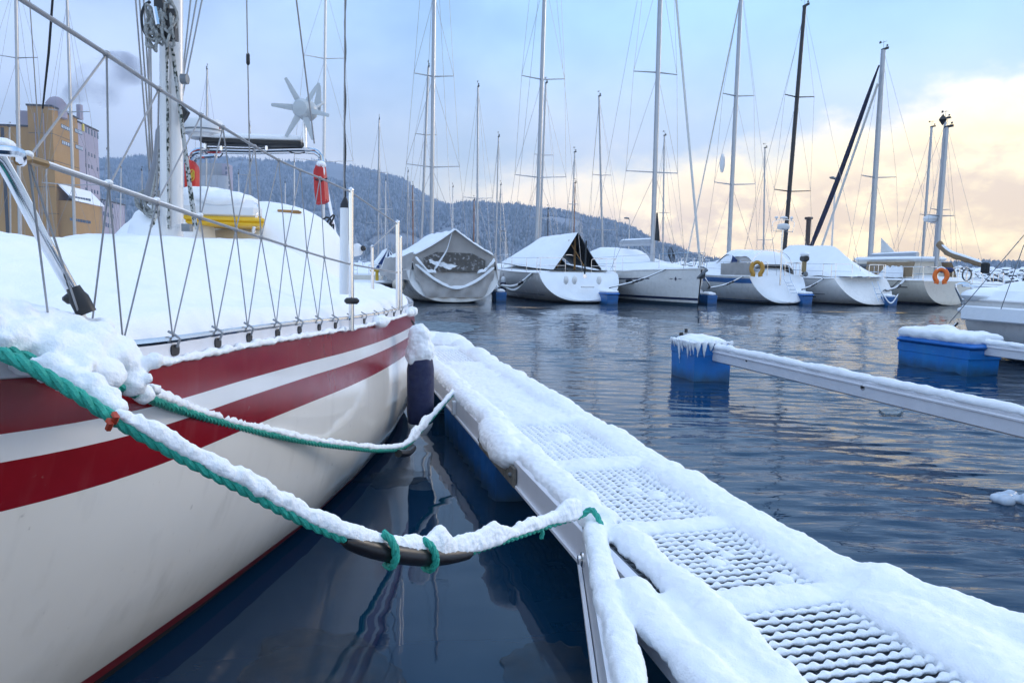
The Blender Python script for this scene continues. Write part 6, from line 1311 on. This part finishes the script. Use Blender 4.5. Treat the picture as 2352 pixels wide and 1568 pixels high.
MB().bbox((.325, .1, .25), (.03, .05, .55), b=.008).build('edge_guard', BLACK, f1); MB().lathe([(.02, 0), (.02, .05)], (.2, .1, .53), n=8).build('bolt', BLACK, f1)
g2 = PZ(2222, 862, 0); c2 = g2 + ES * .60 + EW * .24
f2 = floatbox(c2, HEAD, 'long blue float with a lid and thick snow at right', (1.22, .48, .5), .33, group='floats of the mooring booms', lid=.10, snow=.15)
pf2 = c2 - ES * .55; boom('short visible white boom running from the long blue float to the right edge', pf2, 8.0, '', None, 0, 0, None, 0, .42)

# ------------------------------------------------------------------ yacht at the right edge
s8 = PZ(2215, 800, 0); h8 = Hull(9.2, 2.9, .92, 1.1, .15, .5, .86, .02)
o8 = Vector((8.15, 11.85, 0)); b8 = boat('snow laden white yacht cut off by the right edge, rails at its stern', o8, h8, HEAD + math.pi)
h8.basic(b8, GELF, BLACKP, .06); o = h8.deck_snow(b8, [(0, .08), (.12, .22), (.3, .42), (.6, .4), (.8, .15), (1, 0)], th=.16, wj=.35)
MB().ell((.3, -.9, .98), .35, .5, .13, 14, 10).build('quarter_snow', SNOWF, b8)
MB().bbox((1.4, -1.37, .72), (2.4, .05, .22), b=.02).build('snow_side', SNOWF, b8)
I8 = MW[b8.name].inverted()
def l8(u, v, d): return P(u, v, d)
rl = MB(); rl.tube(spline([l8(2222, 735, 11.4), l8(2208, 690, 11.4), l8(2195, 660, 11.4), l8(2200, 652, 11.4), l8(2222, 652, 11.4), l8(2236, 668, 11.4), l8(2250, 740, 11.4)], 30), .016, 8)
rl.tube(spline([l8(2210, 656, 11.5), l8(2240, 658, 11.5), l8(2300, 661, 11.5), l8(2400, 664, 11.0)], 12), .016, 8); rl.tube([l8(2318, 661, 11.5), l8(2334, 722, 11.4)], .014, 8)
for v in (690, 712): rl.line(l8(2208, v, 11.4), l8(2240, v + 2, 11.4), .012, 6)
rl.build('stern_rail', STEEL, b8, True)
sn = MB(); snow_on_path(sn, [l8(2210, 654, 11.5), l8(2240, 656, 11.5), l8(2300, 659, 11.5), l8(2400, 662, 11.0)], .02, .02); sn.ell(l8(2222, 690, 11.5), .08, .1, .05, 10, 7); sn.ell(l8(2238, 715, 11.5), .10, .12, .08, 10, 7); sn.ell(l8(2212, 712, 11.4), .07, .1, .05, 10, 7); sn.build('rail_snow', SNOWF, b8, True)
mg = MB().bbox(l8(2232, 700, 11.6), (.2, .18, .3), R_(20), b=.05).build('outboard_bracket', GALV, b8, True)
MB().line(P(2352, 540, 10.0), P(2180, 742, 11.3), .006, 5).build('backstay', WIRE, b8, True); MB().line(P(2352, 562, 9.8), P(2290, 735, 10.8), .006, 5).build('shroud', WIRE, b8, True)
mooring([P(2200, 742, 11.5), P(2188, 752, 11.6), P(2165, 762, 11.2)], 'short dark line with a damper from the right edge yacht to its float', .015, damper=(.4, .9))

# ------------------------------------------------------------------ ice on the water
def ice(name, label, poly, m_, th=.02, jag=.05, z=.012, n=60):
    P_ = [V(p) for p in poly]; P_ = spline(P_ + [P_[0]], n + 1)[:-1]; c = sum(P_, Vector()) / n
    P_ = [p + (p - c) * (jag * fbm(k * .35, c.x, 1.)) for k, p in enumerate(P_)]
    mb = MB(); mb.prism([Vector((p.x, p.y, 0)) for p in P_], (0, 0, z - th), (0, 0, z)); return mb.build(name, m_, label=label, cat='ice', angle=30)
ice('ice_sheet', 'thin pale ice sheet beyond the tip of the finger pontoon', [PZ(u, v, 0) for u, v in ((900, 740), (985, 738), (1060, 742), (1095, 752), (1060, 766), (1010, 772), (950, 770), (900, 770))], ICE, jag=.12)
ice('ice_sheet', 'grey slush ice between hull and pontoon at the bottom edge', [PZ(u, v, 0) for u, v in ((520, 1640), (560, 1540), (640, 1455), (740, 1450), (830, 1470), (900, 1520), (930, 1640))], SLUSH, .012, .18, .008)
ice('ice_sheet', 'grey slush patch under the near end of the pontoon brace', [PZ(u, v, 0) for u, v in ((1160, 1510), (1230, 1478), (1320, 1490), (1400, 1560), (1300, 1640), (1180, 1600))], SLUSH, .012, .2, .008)
ice('ice_sheet', 'small slush patch in the dark gap behind the thin rope', [PZ(u, v, 0) for u, v in ((820, 1105), (900, 1078), (990, 1090), (960, 1110), (880, 1122))], SLUSH, .012, .3, .008)
ice('ice_floe', 'small grey ice floe drifting under the long boom', [PZ(u, v, 0) for u, v in ((2020, 944), (2050, 941), (2072, 946), (2060, 955), (2030, 953))], ICE, .03, .2, .02)
mb = MB(); random.seed(4)
for k in range(9): p = PZ(2300 + random.uniform(-15, 60), 1143 + random.uniform(-6, 8), .02); mb.ell(p, random.uniform(.025, .05), .04, random.uniform(.02, .04), 8, 6, Matrix.Rotation(random.random() * 3, 3, 'X'))
o = mb.build('ice_lump', mat('clear_ice', (.45, .52, .60), .2, var=.15, vscale=20), label='lump of clear ice in the rippled water at the right edge', cat='ice'); snowify(o, .012, 1, .02, .05, .01, .02)

# ================================================================== AIR: smoke and haze
mb = MB()
for u, v, d, r in ((152, 232, 206, 1.6), (160, 222, 206, 2.2), (175, 212, 207, 3.2), (195, 200, 208, 4.2), (220, 190, 209, 5.2), (248, 182, 210, 6.2), (272, 190, 211, 6.4), (285, 165, 211, 5.5), (262, 160, 210, 5.0), (245, 212, 211, 4.5), (290, 205, 212, 4.5)): mb.ell(P(u, v, d), r * 1.15, r, r, 12, 8)
sm = mb.build('smoke', mat('smoke_dummy', (.5, .5, .5)), label='blue grey smoke drifting from the mill chimney', cat='smoke', kind='stuff'); snowify(sm, 1.0, 6, 1.5, 3., 0, 0)
m = bpy.data.materials.new('smoke_volume'); m.use_nodes = True; t = m.node_tree; t.nodes.clear(); pv = t.nodes.new('ShaderNodeVolumePrincipled'); ou = t.nodes.new('ShaderNodeOutputMaterial'); t.links.new(pv.outputs[0], ou.inputs['Volume'])
pv.inputs['Color'].default_value = (.55, .62, .85, 1)
g = t.nodes.new('ShaderNodeNewGeometry'); n1 = t.nodes.new('ShaderNodeTexNoise'); n1.inputs['Scale'].default_value = .11; n1.inputs['Detail'].default_value = 4; t.links.new(g.outputs['Position'], n1.inputs['Vector'])
r = t.nodes.new('ShaderNodeMapRange'); t.links.new(n1.outputs[0], r.inputs[0]); r.inputs[1].default_value = .40; r.inputs[2].default_value = .68; r.inputs[3].default_value = 0.; r.inputs[4].default_value = .17; t.links.new(r.outputs[0], pv.inputs['Density'])
sm.data.materials.clear(); sm.data.materials.append(m)
HAZE_DENSITY = 5.6e-4
m = bpy.data.materials.new('haze_air'); m.use_nodes = True; t = m.node_tree; t.nodes.clear(); pv = t.nodes.new('ShaderNodeVolumePrincipled'); ou = t.nodes.new('ShaderNodeOutputMaterial'); t.links.new(pv.outputs[0], ou.inputs['Volume'])
pv.inputs['Color'].default_value = (.50, .69, 1.0, 1); pv.inputs['Density'].default_value = HAZE_DENSITY; pv.inputs['Anisotropy'].default_value = .2
hz_ = MB().box((0, 1015, 165), (7000, 2170, 332)).build('haze', m, smooth=False, kind='stuff')
